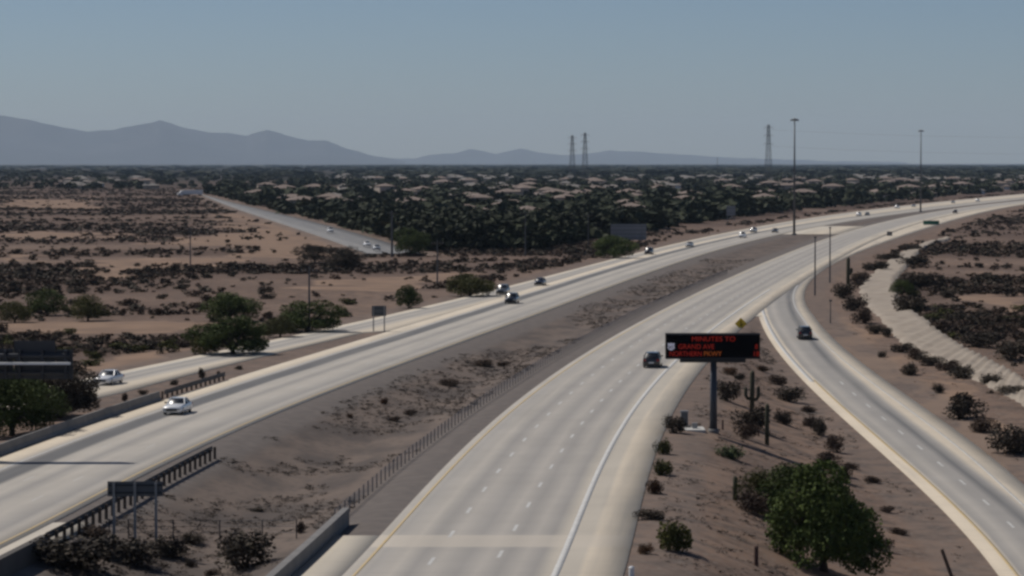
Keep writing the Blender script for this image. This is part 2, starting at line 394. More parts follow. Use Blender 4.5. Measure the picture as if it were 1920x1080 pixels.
strip('median_crossover', lambda y: off(f_Lr, -.2)(y), lambda y: off(f_Rl, .2)(y), zero, 925, 1035, m_G, -.006, 4, .2, 'paved crossover through the highway median')
strip('bridge_approach_slab', off(f_Rl, -3.3), off(f_Rl, -.4), zero, 110, 176, m_G, .002, 3, .8, 'pale concrete approach slab beside the departing carriageway')
strip('bridge_approach_shoulder', off(f_Lr, .4), off(f_Lr, 3.0), zero, 110, 182, m_G, .002, 3, .8, 'pale concrete approach slab beside the oncoming carriageway')
street = strip('desert_street', f_al, f_ar, zero, 738, 2500, m_A, -.3, 4, .4, 'grey street leading off through the desert past the trees')

# painted lines: each line or dash is a piece of its road
m_w = mat('white_line_paint', (.56, .55, .52), .7, noise=(1.5, .7, (.42, .41, .39)))
m_y = mat('yellow_line_paint', (.52, .38, .17), .7, noise=(1.2, .7, (.46, .38, .26)))
def line(name, f, zf, y0, y1, w, m, parent, dz):
    return strip(name, off(f, -w / 2), off(f, w / 2), zf, y0, y1, m, dz, 2, .003, parent=parent)
def dashes(f, zf, y0, y1, parent, dz, w=.16):
    me = np_mesh('lane_dash', [(-w/2,-1.55,0),(w/2,-1.55,0),(w/2,1.55,0),(-w/2,1.55,0)], [[0,1,2,3]]); me.materials.append(m_w)
    y = y0
    while y < y1:
        s = float(slope(f, y)); o = link('lane_dash', me, None, parent)
        o.location = (float(f(y)), y, float(zf(y)) + dz); o.rotation_euler = (math.atan(float((zf(y+1)-zf(y-1))/2)), 0, -math.atan(s)); y += 12.2 / math.sqrt(1 + s * s)
line('yellow_edge_line', off(f_Rl, .15), zero, 110, 2500, .2, m_y, road_R, .017)
line('white_edge_line', off(f_Rl, 11.3), zero, 110, 520, .42, m_w, road_R, .017)
for k in (1, 2): dashes(off(f_Rl, .1 + 3.73 * k), zero, 150 + 3 * k, 700, road_R, .017, .22)
line('yellow_edge_line', off(f_Lr, -.12), zero, 110, 2500, .2, m_y, road_L, .017)
line('white_edge_line', off(f_Lr, -10.9), zero, 110, 1500, .2, m_w, road_L, .017)
for k in (1, 2): dashes(off(f_Lr, -.1 - 3.6 * k), zero, 172, 420, road_L, .017, .1)
line('yellow_edge_line', off(f_El, 1.25), z_ramp, 110, 330, .26, m_y, on_ramp, .009)
line('white_edge_line', off(f_El, .9), z_ramp, 330, 540, .5, m_w, on_ramp, .009)
line('white_edge_line', off(f_Rr, -1.9), z_ramp, 110, 560, .2, m_w, on_ramp, .009)
dashes(off(f_El, 4.1), z_ramp, 170, 330, on_ramp, .009, .2)
line('white_edge_line', off(f_Lo, 1.6), zero, 260, 900, .18, m_w, exit_ramp, .009)

# ------------------------------------------------------------------ drainage channel
chL = [(1776,448),(1739,457),(1676,484),(1628,521),(1603,550),(1622,585),(1660,622),(1690,645),(1743,666),(1812,690),(1882,715),(1920,729),(2000,765)]
chR = [(1782,452),(1752,462),(1730,475),(1707,502),(1683,530),(1687,559),(1709,593),(1740,612),(1773,629),(1834,660),(1882,677),(1920,696),(2000,728)]
def resample(P, n):
    P = np.array(P, float); s = np.concatenate([[0], np.cumsum(np.hypot(*np.diff(P[:, :2], axis=0).T))]); t = np.linspace(0, s[-1], n)
    return np.stack([np.interp(t, s, P[:, i]) for i in range(P.shape[1])], -1)
n = 150
cl = resample(chL, n); crr = resample(chR, n); V = []; q = 9
for i in range(n):
    a = np.array(gp(*cl[i], z=-.8)); b = np.array(gp(*crr[i], z=-.8))
    for k in range(q):
        t = k / (q - 1); p = a + (b - a) * t + rng.normal(0, .25, 2) * (k in (0, q - 1))
        z = float(terrain(p[:1], p[1:])[0]) if k in (0, q - 1) else 0
        V.append([p[0], p[1], z])
V = np.array(V).reshape(n, q, 3)
V[:, :, 2] = terrain(V[:, :, 0], V[:, :, 1]) + .22 + .14 * np.sin(np.arange(n) * 1.9)[:, None] + .55 * np.linspace(0, 1, q)[None] + .1 * rng.normal(0, .6, (n, 1))
V[:, 0, 2] -= .5; V[:, -1, 2] -= 1.2
a, b = np.meshgrid(np.arange(n - 1), np.arange(q - 1), indexing='ij')
me = np_mesh('channel_lining', V.reshape(-1, 3), np.stack([a*q+b, (a+1)*q+b, (a+1)*q+b+1, a*q+b+1], -1).reshape(-1, 4)[:, ::-1], True)
kind(link('drainage_channel', me, mat('channel_gravel', (.36, .305, .245), .9, noise=(.35, .8, (.27, .225, .18)))), 'structure', 'pale ribbed drainage channel bank winding beside the entrance ramp')

# ------------------------------------------------------------------ mountains
def mountain(name, ridge, dist, depth, label, seed):
    P = np.array(ridge, float); xs = np.arange(P[0, 0], P[-1, 0] + 1, 5.)
    hy = np.interp(xs, P[:, 0], P[:, 1]) + .9 * vnoise(xs, xs * 0, 22, seed) + .5 * vnoise(xs, xs * 0, 9, seed + 1)
    X = (xs - 960) / F * dist; Z = np.maximum((HY - hy) / F * dist, 1) + H
    V = []; rows = np.concatenate([np.linspace(-1, 0, 9), np.linspace(.15, 1, 5)])
    for t in rows:
        y = dist + t * depth; prof = np.clip(1 - abs(t), 0, 1) ** 1.35
        rough = 1 + .5 * vnoise(X, X * 0 + y, 1500, seed + 3) * (abs(t) > .01) + .25 * vnoise(X, X * 0 + y, 520, seed + 5) * (abs(t) > .01)
        V.append(np.stack([X * y / dist, X * 0 + y, np.clip(Z * prof * np.clip(rough, .3, 1.25), -6, None) - (10 if abs(t) > .99 else 0)], -1))
    V = np.array(V); m, k = len(rows), len(xs)
    a, b = np.meshgrid(np.arange(m - 1), np.arange(k - 1), indexing='ij')
    me = np_mesh(name, V.reshape(-1, 3), np.stack([a*k+b, a*k+b+1, (a+1)*k+b+1, (a+1)*k+b], -1).reshape(-1, 4), True)
    kind(link(name, me, mat('mountain_rock', (.065, .062, .066), .95, noise=(.002, .7, (.045, .043, .046)))), 'structure', label)
mountain('mountain_range', [(-900,303),(-600,270),(-380,236),(-200,214),(-90,208),(0,216),(60,225),(110,237),(165,247),(215,243),(255,236),(282,231),(300,225),(318,231),(345,239),(390,247),(430,250),(465,255),(485,248),(500,243),(515,247),(545,256),(580,264),(612,264),(650,278),(690,289),(720,296),(760,303)], 47000, 6000, 'high blue desert mountain range on the horizon', 3)
mountain('distant_hills', [(560,302),(700,296),(780,297),(810,289),(850,287),(885,281),(905,284),(930,289),(975,280),(1010,287),(1050,292),(1100,288),(1140,283),(1190,284),(1240,288),(1290,290),(1340,294),(1400,297),(1480,299),(1560,302),(1700,304)], 56000, 4500, 'low pale hills far off on the horizon', 8)

# ------------------------------------------------------------------ haze
hz = MB().box(-64000, 64000, -64000, 64000, -20, 960).build('haze', None)
hm = bpy.data.materials.new('haze'); hm.use_nodes = True; hn = hm.node_tree; hn.nodes.clear()
pv = hn.nodes.new('ShaderNodeVolumePrincipled'); pv.inputs['Color'].default_value = (.60, .79, 1, 1); pv.inputs['Absorption Color'].default_value = (.3, .3, .3, 1)
pv.inputs['Density'].default_value = 2.2e-5; pv.inputs['Anisotropy'].default_value = 0
ho = hn.nodes.new('ShaderNodeOutputMaterial'); hn.links.new(pv.outputs[0], ho.inputs['Volume'])
hz.data.materials.append(hm); kind(hz, 'stuff', 'thin blue haze in the hot air')

# ------------------------------------------------------------------ steel and concrete along the roads
m_con = mat('barrier_concrete', (.21, .20, .19), .9, noise=(.8, .6, (.15, .145, .14)))
m_gal = mat('galvanised_steel', (.30, .30, .30), .55, .6, noise=(2., .5, (.2, .2, .2)))
m_wood = mat('timber_post', (.10, .075, .058), .9)
m_dark = mat('dark_painted_steel', (.035, .038, .045), .5, .2)
m_back = mat('sign_back_aluminium', (.14, .145, .15), .55, .3, noise=(.6, .6, (.10, .105, .11)))
m_white = mat('white_painted_metal', (.74, .74, .73), .5)
m_black = mat('matt_black', (.008, .008, .009), .9, 0, .1)

def wall(name, f, y0, y1, prof, label, zf, m=m_con, cat='barrier'):
    """extrude a cross profile [(offset, height)] along a road edge curve"""
    ys = np.arange(y0, y1 + .1, 2.0); rings = []
    for y in ys:
        s = float(slope(f, y)); k = math.sqrt(1 + s * s); x = float(f(y)); nx, ny = 1 / k, -s / k
        rings.append([(x + nx * o, y + ny * o, zf(x, y) + h) for o, h in prof])
    o = MB().loft(rings).build(name, m)
    return tag(o, label, cat)
jersey = [(-.3, -.6), (-.3, .05), (-.14, .32), (-.09, .86), (.09, .86), (.14, .32), (.3, .05), (.3, -.6)]
wall('concrete_barrier', off(f_Ll, -.45), 150, 279, jersey, 'long low concrete barrier between the oncoming carriageway and the tall leafy trees', lambda x, y: 0)
wall('bridge_parapet', off(f_Lr, 3.2), 112, 171, [(-.2, -3.5), (-.2, .9), (.25, .9), (.25, -3.5)], 'heavy concrete parapet wall beyond the guardrail with its near face in shade', lambda x, y: 0, mat('shade_toned_concrete', (.11, .10, .09), .9, noise=(.5, .6, (.075, .068, .062))))  # concrete colour darkened to carry the shade on the parapet's near face
wall('bridge_parapet', off(f_Rl, -3.55), 112, 184, [(-.25, -3), (-.25, .85), (.2, .85), (.2, -3)], 'pale concrete parapet beside the approach slab at the end of the cable barrier', lambda x, y: 0)

def guardrail(f, y0, y1, label, zf=None, face=-1, rail_h=.62):
    y0 = float(y0); t = thing('guardrail', label, 'guardrail', (float(f(y0)), y0, 0))
    ys = np.arange(y0, y1 + .01, 1.9); bx, by = float(f(y0)), y0
    prof = [(0, -.22), (.07, -.13), (0, 0), (.07, .13), (0, .22), (-.02, .22), (.05, .13), (-.02, 0), (.05, -.13), (-.02, -.22)]
    rings = []
    pm = MB().box(-.1, .1, -.09, .09, -1.6, .74).mesh('post'); pm.materials.append(m_wood)
    for y in ys:
        s = float(slope(f, y)); k = math.sqrt(1 + s * s); nx, ny = 1 / k, -s / k; x = float(f(y))
        rings.append([(x - bx + nx * face * (o + .17), y - by + ny * face * (o + .17), rail_h + h) for o, h in prof])
        p = link('post', pm, None, t); p.location = (x - bx, y - by, 0)
    MB().loft(rings).build('rail', mat('dull_shaded_rail_steel', (.07, .07, .072), .7, .2), t)  # steel colour darkened for weathering and for shade on the rail's back
    return t
guardrail(off(f_Ll, -.5), 279.5, 306, 'short guardrail continuing the concrete barrier by the exit ramp gore', face=1)
guardrail(off(f_Lr, 3.1), 171.5, 226, 'guardrail with dark posts running up to the shaded parapet in the median')

# cable barrier in the median
fco = lambda y: np.interp(y, [182, 230, 300, 400, 700], [4.6, 4.1, 3.3, 3.0, 3.0])
f_cab = lambda y: f_Rl(y) - fco(y) * np.sqrt(1 + slope(f_Rl, y) ** 2)
t = thing('cable_barrier', 'long row of slim steel posts with cables along the median edge', 'barrier', (float(f_cab(186)), 186, 0))
bx, by = float(f_cab(186)), 186.
pm = MB().box(-.04, .04, -.035, .035, -.5, 1.05).mesh('post'); pm.materials.append(mat('weathered_steel_post', (.16, .155, .155), .6, .3))
ys = np.arange(186, 600, 2.3); pz = terrain(f_cab(ys), ys)
for y, z in zip(ys, pz):
    p = link('post', pm, None, t); p.location = (float(f_cab(y)) - bx, float(y) - by, float(z))
for h in (.5, .66, .82, .96):
    MB().tube([(float(f_cab(y)) - bx, float(y) - by, float(z) + h) for y, z in zip(ys, pz)], .016, 4).build('cable', m_gal, t)

# wire fence across the median toe
t = thing('wire_fence', 'thin wire fence across the bottom of the median below the small sign', 'fence')
prev = None
for px in (205, 241, 325, 412, 492, 556):
    x, y, z = ground(px, 1010)
    MB().tube([(x, y, z - .3), (x, y, z + 1.25)], .045, 6).build('post', m_dark, t)
    if prev:
        for h in (.4, .8, 1.2): MB().tube([(prev[0], prev[1], prev[2] + h), (x, y, z + h)], .014, 4).build('wire', m_dark, t)
    prev = (x, y, z)

# ------------------------------------------------------------------ signs
def sign_back(px0, px1, py0, py1, d, posts, label, panels=1, fence=None, rz=0., zb=None, m=m_back):
    """the back of a post-mounted guide sign: panel sheets, stringers and posts"""
    x0, _, z1 = at(px0, py0, d); x1, _, z0 = at(px1, py1, d); xc = (x0 + x1) / 2; w = x1 - x0; hgt = z1 - z0
    g = float(terrain(np.array([xc]), np.array([d]))[0])
    t = thing('road_sign', label, 'sign', (xc, d, g), rz)
    for k in range(panels):
        a = z0 - g + hgt * k / panels; b = z0 - g + hgt * (k + 1) / panels - .03
        MB().box(-w / 2, w / 2, .1, .13, a, b).build('panel', m, t)
        for q in (.25, .75): MB().box(-w / 2 + .05, w / 2 - .05, .02, .098, a + (b - a) * q - .05, a + (b - a) * q + .05).build('stringer', m_dark, t)
    for q in np.linspace(-.5 + .12, .5 - .12, posts) if posts > 1 else [0]:
        MB().box(q * w - .08, q * w + .08, -.12, .018, -.4, z1 - g - .1).build('post', m_gal, t)
    return t
t = sign_back(201, 305, 902, 931, 180, 3, 'small grey sign seen from behind on three posts above the wire fence')
sign_back(697, 724, 573, 593, 392, 2, 'small sign on thin posts at the tip of the exit ramp gore')
sign_back(1145, 1212, 420, 450, 850, 4, 'large pale sign seen from behind on the bank of the oncoming carriageway', 2, m=mat('pale_sign_back', (.27, .275, .28), .5, .3))
sign_back(1362, 1379, 386, 404, 1135, 2, 'tall narrow grey sign seen from behind beside the oncoming carriageway', m=MATS['pale_sign_back'])

# overhead sign gantry reaching in from the left
d = 222.
def Px(px): return at(px, 700, d)[0]
def Pz(py): return at(0, py, d)[2]
gx = Px(-70); gz = float(terrain(np.array([gx]), np.array([d]))[0])
t = thing('overhead_sign', 'dark overhead sign panels seen from behind with a white catwalk rail above leafy trees', 'sign', (gx, d, gz))
MB().tube([(0, .5, -.4), (0, .5, Pz(655) - gz)], .32, 14).build('column', m_gal, t)
MB().tube([(0, .5, Pz(668) - gz), (Px(128) - gx, .5, Pz(668) - gz)], .2, 10).build('arm', m_dark, t)
MB().tube([(0, .5, Pz(700) - gz), (Px(128) - gx, .5, Pz(700) - gz)], .16, 10).build('arm', m_dark, t)
m_pan = mat('dark_sign_back', (.055, .058, .064), .6, .2)
for (a, b, c_, e, yy) in ((-170, 22, 655, 712, .75), (24, 101, 640, 684, .75), (103, 134, 657, 684, .752), (24, 134, 685, 712, .75)):
    MB().box(Px(a) - gx, Px(b) - gx, yy, yy + .05, Pz(e) - gz, Pz(c_) - gz).build('panel', m_pan, t)
for a in (8, 35, 78, 122): MB().box(Px(a) - gx - .1, Px(a) - gx + .1, .25, .748, Pz(711) - gz, Pz(657) - gz).build('bracket', m_dark, t)
MB().box(Px(-170) - gx, Px(132) - gx, -.35, .2, Pz(683.5) - gz, Pz(679.5) - gz).build('catwalk', m_white, t)

# dynamic message sign
def text_mesh(body, size):
    cu = bpy.data.curves.new('t', 'FONT'); cu.body = body; cu.size = size; cu.extrude = .01
    ob = bpy.data.objects.new('t', cu); C.objects.link(ob); bpy.context.view_layer.update()
    me = bpy.data.meshes.new_from_object(ob.evaluated_get(bpy.context.evaluated_depsgraph_get()))
    bpy.data.objects.remove(ob); return me
x, d, g = ground(1338, 812)
sx0, _, sz1 = at(1248, 625, d); sx1, _, sz0 = at(1424, 672, d)
t = thing('message_sign', 'black electronic message board with red lettering on a single steel pole', 'sign', (x, d, g))
w0, w1, b0, b1 = sx0 - x, sx1 - x, sz0 - g, sz1 - g
cab = MB().box(w0, w1, -.5, .6, b0, b1).build('cabinet', m_black, t)
MB().box(w0 - .02, w1 + .02, -.56, -.502, b1 - .1, b1 + .02).build('frame', m_dark, cab)
MB().box(w0 - .02, w1 + .02, -.56, -.502, b0 - .02, b0 + .1).build('frame', m_dark, cab)
m_face = mat('display_face', (.004, .004, .005), .9, 0, .05)
face = MB().box(w0 + .05, w1 - .05, -.52, -.503, b0 + .11, b1 - .11).build('display', m_face, t)
MB().tube([(0, .25, -.4), (0, .25, b0 - .35)], [.34, .27], 16).build('pole', mat('blue_grey_steel', (.06, .068, .082), .5, .3), t, True)
MB().tube([(0, .25, -.1), (0, .25, .35)], [.5, .46], 16).build('base', m_con, t, True)
MB().box(w0 * .7, w1 * .7, .05, .45, b0 - .36, b0 - .002).build('beam', m_dark, t)
m_led = mat('red_lamps', (.02, .004, .002), .6, emit=((.80, .04, .018), .17))
m_led2 = mat('amber_lamps', (.02, .008, .002), .6, emit=((.85, .20, .03), .17))
Wd, Hd = w1 - w0, b1 - b0
for body, fx, fy, fw, mm in (('MINUTES TO', .27, .70, .46, m_led), ('GRAND AVE', .13, .395, .38, m_led), ('NORTHERN', .035, .11, .34, m_led), ('PKWY', .40, .11, .19, m_led2), ('8', .945, .395, .028, m_led), ('18', .92, .11, .058, m_led)):
    me = text_mesh(body, .5); vs = np.zeros(len(me.vertices) * 3); me.vertices.foreach_get('co', vs); vs = vs.reshape(-1, 3)
    sc_x = fw * Wd / (vs[:, 0].max() - vs[:, 0].min()); sc_z = .19 * Hd / (vs[:, 1].max() - vs[:, 1].min())
    o = link('lettering', me, mm, t); o.location = (w0 + fx * Wd, -.535, b0 + fy * Hd); o.rotation_euler = (pi / 2, 0, 0); o.scale = (sc_x, sc_z, 1)
sh = [(-.5, .5), (-.25, .42), (0, .5), (.25, .42), (.5, .5), (.42, .1), (.5, -.2), (.25, -.45), (0, -.55), (-.25, -.45), (-.5, -.2), (-.42, .1)]
mbs = MB().loft([[(a * .62, y_, b * .62) for a, b in sh] for y_ in (-.545, -.525)])
o = mbs.build('route_shield', mat('white_lamps', (.3, .3, .33), .6, emit=((.55, .55, .7), .3)), t); o.location = (w0 + .055 * Wd, 0, b0 + .49 * Hd)
me = text_mesh('60', .42); o2 = link('numerals', me, m_black, o); o2.location = (-.24, -.562, -.18); o2.rotation_euler = (pi / 2, 0, 0)

# yellow merge sign at the gore
x, d, g = at(1389, 640, 400)[0], 400., 0.
g = float(terrain(np.array([x]), np.array([d]))[0]); zc = at(1389, 607, d)[2] - g
t = thing('warning_sign', 'yellow diamond warning sign on a post at the gore behind the message board', 'sign', (x, d, g))
MB().box(-.05, .05, 0, .06, -.3, zc + .4).build('post', m_gal, t)
dm_ = MB().loft([[(a * .85, y_, zc + b * .85) for a, b in ((0, 1), (1, 0), (0, -1), (-1, 0))] for y_ in (-.03, -.002)]).build('panel', mat('yellow_sign_sheet', (.62, .42, .02), .5), t)
MB().box(-.06, .06, -.04, -.031, zc - .4, zc + .4).build('symbol', m_black, dm_)
o = MB().box(-.05, .05, -.04, -.031, 0, .42).build('symbol', m_black, dm_); o.location = (.02, -.001, zc - .3); o.rotation_euler = (0, R(40), 0)

# green guide sign
x0, d, _ = at(1731, 420, 1060); x1 = at(1761, 420, d)[0]; zt = at(0, 413.5, d)[2]; zb = at(0, 421.5, d)[2]
xc = (x0 + x1) / 2; g = float(terrain(np.array([xc]), np.array([d]))[0])
t = thing('guide_sign', 'wide green guide sign on posts beside the departing carriageway', 'sign', (xc, d, g))
w = x1 - x0
pn = MB().box(-w / 2, w / 2, -.03, 0, zb - g, zt - g).build('panel', mat('green_sign_sheet', (.006, .12, .07), .5), t)
for (a, b, c_, e) in ((-w/2+.05, w/2-.05, zt-g-.16, zt-g-.08), (-w/2+.05, w/2-.05, zb-g+.08, zb-g+.16)):
    MB().box(a, b, -.038, -.031, c_, e).build('border', m_white, pn)
for q in (-.3, .3): MB().box(q * w - .1, q * w + .1, .002, .2, -.4, zt - g).build('post', m_gal, t)
# small sign further along the shoulder
sign_back(1663, 1673, 434, 445, 905, 1, 'tiny grey sign on one post at the shoulder before the green guide sign')

# ------------------------------------------------------------------ masts, poles, pylons
m_mast = mat('mast_steel', (.10, .10, .105), .5, .4)
def high_mast(px, pyb, pyt, d, label):
    x, _, zt = at(px, pyt, d); g = float(terrain(np.array([x]), np.array([d]))[0]); h = zt - g
    t = thing('high_mast_light', label, 'light pole', (x, d, g))
    MB().tube([(0, 0, -.3), (0, 0, h * .5), (0, 0, h)], [.42, .3, .18], 10).build('mast', m_mast, t, True)
    MB().tube([(.8 * cos(a), .8 * sin(a), h - .4) for a in np.linspace(0, 2 * pi, 17)], .09, 6).build('ring', m_mast, t)
    for a in np.linspace(0, 2 * pi, 7)[:-1]:
        l = MB().tube([(0, 0, 0), (0, 0, .3), (0, 0, .55)], [.5, .42, .12], 8).build('lamp_head', m_mast, t); l.location = (.95 * cos(a), .95 * sin(a), h - .95)
    MB().tube([(0, 0, -.1), (0, 0, .5)], .8, 12).build('base', m_con, t)
high_mast(1490, 440, 221, 918, 'tall mast light rising from the tip of the median')
high_mast(1727, 395, 243, 1345, 'tall mast light in the far median beyond the crossover')
def pole(px, pyt, pyb, label, rad_=.16, arm=False, name='utility_pole', cat='pole', group=None, d=None):
    if d is None: x, d, g = ground(px, pyb)
    else: x = at(px, pyb, d)[0]; g = float(terrain(np.array([x]), np.array([d]))[0])
    zt = at(px, pyt, d)[2] - g
    t = thing(name, label, cat, (x, d, g), 0, group)
    MB().tube([(0, 0, -.4), (0, 0, zt)], [rad_, rad_ * .65], 8).build('shaft', m_mast, t)
    if arm:
        MB().box(-1.2, 1.2, -.07, .07, zt - .75, zt - .6).build('crossarm', m_wood, t)
        for q in (-1.05, -.5, .5, 1.05): MB().tube([(q, 0, zt - .6), (q, 0, zt - .35)], .06, 6).build('insulator', m_gal, t)
    else: MB().box(-.2, .2, -.2, .2, zt, zt + .25).build('cap', m_mast, t)
    return t
pole(1528, 446, 554, 'thin steel pole on the bare verge where the ramp meets the carriageway')
pole(1556, 428, 530, 'thin steel pole at the pavement edge near the saguaro')
pole(1557, 565, 606, 'short thin post on the verge beside the entrance ramp', .1)
pole(1345, 296, 345, 'lone thin pole rising above the far trees', .25, d=2600)
for px, a, b, l in ((357, 425, 500, 'utility pole standing in the pale sandy clearing'), (580, 500, 622, 'utility pole behind the trees along the exit ramp'), (735, 395, 482, 'dark thick pole at the end of the desert street'),
                    (820, 450, 535, 'utility pole in dark scrub right of the desert street'), (985, 395, 480, 'utility pole in front of the nearest houses'), (1103, 400, 462, 'utility pole near the pale sign back')):
    pole(px, a, b, l, .17 if px != 735 else .3, True)
def pylon(px, pyt, d, wd, label):
    x, _, zt = at(px, pyt, d); g = float(terrain(np.array([x]), np.array([d]))[0]); h = zt - g
    t = thing('transmission_tower', label, 'pylon', (x, d, g), R(20), 'power line towers')
    lv = [0, .2, .38, .53, .66, .77, .86, .93, 1]; half = lambda q: wd * (1 - .72 * q)
    corner = lambda q, k: (half(q) * (1 if k in (0, 1) else -1), half(q) * (1 if k in (1, 2) else -1), h * q)
    for k in range(4): MB().tube([corner(0, k), corner(.6, k), corner(1, k)], .2, 5).build('leg', m_mast, t)
    br = MB()
    for a, b in zip(lv[:-1], lv[1:]):
        for k in range(4):
            br.tube([corner(a, k), corner(b, (k + 1) % 4)], .11, 4); br.tube([corner(a, (k + 1) % 4), corner(b, k)], .11, 4); br.tube([corner(b, k), corner(b, (k + 1) % 4)], .11, 4)
    br.build('bracing', m_mast, t)
    for q in (.68, .82, .95):
        MB().tube([(-5.2, 0, h * q + .9), (0, 0, h * q), (5.2, 0, h * q + .9)], [.09, .3, .09], 5).build('crossarm', m_mast, t)
        for s in (-1, 1): MB().tube([(s * 5., 0, h * q + .8), (s * 5., 0, h * q - 1.8)], .12, 5).build('insulator', m_gal, t)
    return (x, d, g, h)
T1 = pylon(1073, 254, 3300, 3.3, 'lattice power tower, slightly the shorter of the close pair')
T2 = pylon(1097, 249, 3260, 3.3, 'lattice power tower, slightly the taller of the close pair')
T3 = pylon(1441, 234, 3000, 3.4, 'lattice power tower standing alone near the tall mast light')
xe = 780.
for q in (.68, .95):
    for s in (-1, 1):
        a = np.array([T3[0] + s * 4.7, T3[1] + s * 1.7, T3[2] + T3[3] * q - 1.9]); b = np.array([xe, 2900 + s * 2, T3[2] + T3[3] * q - 6])
        MBt = MB().tube([tuple(a + (b - a) * u - np.array([0, 0, 26 * u * (1 - u)])) for u in np.linspace(0, 1, 24)], .025, 4)
        tag(MBt.build('power_line', m_mast), 'faint power line strung from the lone lattice tower', 'cable', 'power lines')

# equipment by the message sign
x, y, z = ground(1283, 799)
t = thing('equipment_cabinet', 'grey roadside equipment cabinet beside the message board pole', 'cabinet', (x, y, z))
MB().box(-.32, .32, -.28, .28, .05, 1.28).build('body', m_gal, t); MB().box(-.37, .37, -.33, .33, 1.282, 1.36).build('lid', m_gal, t)
MB().box(-.28, .28, -.3, -.282, .12, 1.22).build('door', m_back, t); MB().box(-.6, .6, -.6, .6, -.3, .048).build('plinth', m_con, t)
x, y, z = ground(1302, 806)
t = thing('concrete_pad', 'low pale concrete pad with a small box beside the equipment cabinet', 'pad', (x, y, z))
MB().box(-.85, .85, -1.6, 1.6, -.3, .14).build('slab', mat('pale_pad', (.5, .49, .46), .9), t); MB().box(-.2, .25, -.2, .25, .142, .6).build('box', m_gal, t)
def bollard(px, py, h, r, lab, m, tilt=0., name='marker_post', cat='post'):
    x, y, z = ground(px, py); t = thing(name, lab, cat, (x, y, z)); t.rotation_euler = (0, tilt, 0)
    MB().tube([(0, 0, -.4), (0, 0, h)], [r, r * .92], 8).build('shaft', m, t)
    MB().tube([(0, 0, h - .002), (0, 0, h + .08)], [r * 1.12, r * .7], 8).build('cap', m, t); return t
m_rust = mat('rusted_post', (.085, .05, .04), .9)
bollard(1418, 1061, 1.15, .14, 'stubby brown post on bare ground left of the big green tree', m_rust)
bollard(1355, 806, .8, .09, 'thin low brown post behind the message board pole', m_rust)
bollard(1422, 818, .75, .09, 'thin low brown post between the saguaros', m_rust)
bollard(1786, 1086, 2.1, .13, 'leaning dark post on the slope below the entrance ramp', m_wood, R(-20))
bollard(1184, 1083, .55, .16, 'short white marker post at the shoulder edge', m_white)

# ------------------------------------------------------------------ vehicles
m_glass = mat('car_glass', (.012, .014, .017), .27, 0, .9)
m_tyre = mat('tyre_rubber', (.02, .02, .02), .9); m_rim = mat('alloy_rim', (.4, .4, .41), .35, .8)
m_lamp = mat('headlamp_lens', (.6, .62, .65), .15, 0, .6); m_tail = mat('tail_lamp', (.25, .01, .01), .3)
PAINT = dict(white=(.80, .80, .79), silver=(.42, .43, .44), black=(.012, .012, .014), grey=(.10, .105, .11), blue=(.03, .05, .10))
def paint(k): return mat(k + '_car_paint', PAINT[k], .28, .15 if k in ('silver', 'grey') else 0, .5, coat=.7)
KINDS = {  # length, width, hood, belt, roof, cabin stations (windshield base, roof front, roof rear, rear base) measured from the nose
    'sedan': (4.7, 1.84, .86, .96, 1.45, (1.35, 2.15, 3.35, 4.15)), 'suv': (4.75, 1.92, 1.02, 1.14, 1.74, (1.25, 1.85, 4.15, 4.62)), 'pickup': (5.6, 1.98, 1.10, 1.18, 1.85, (1.5, 2.1, 3.45, 3.75))}
_cars = {}
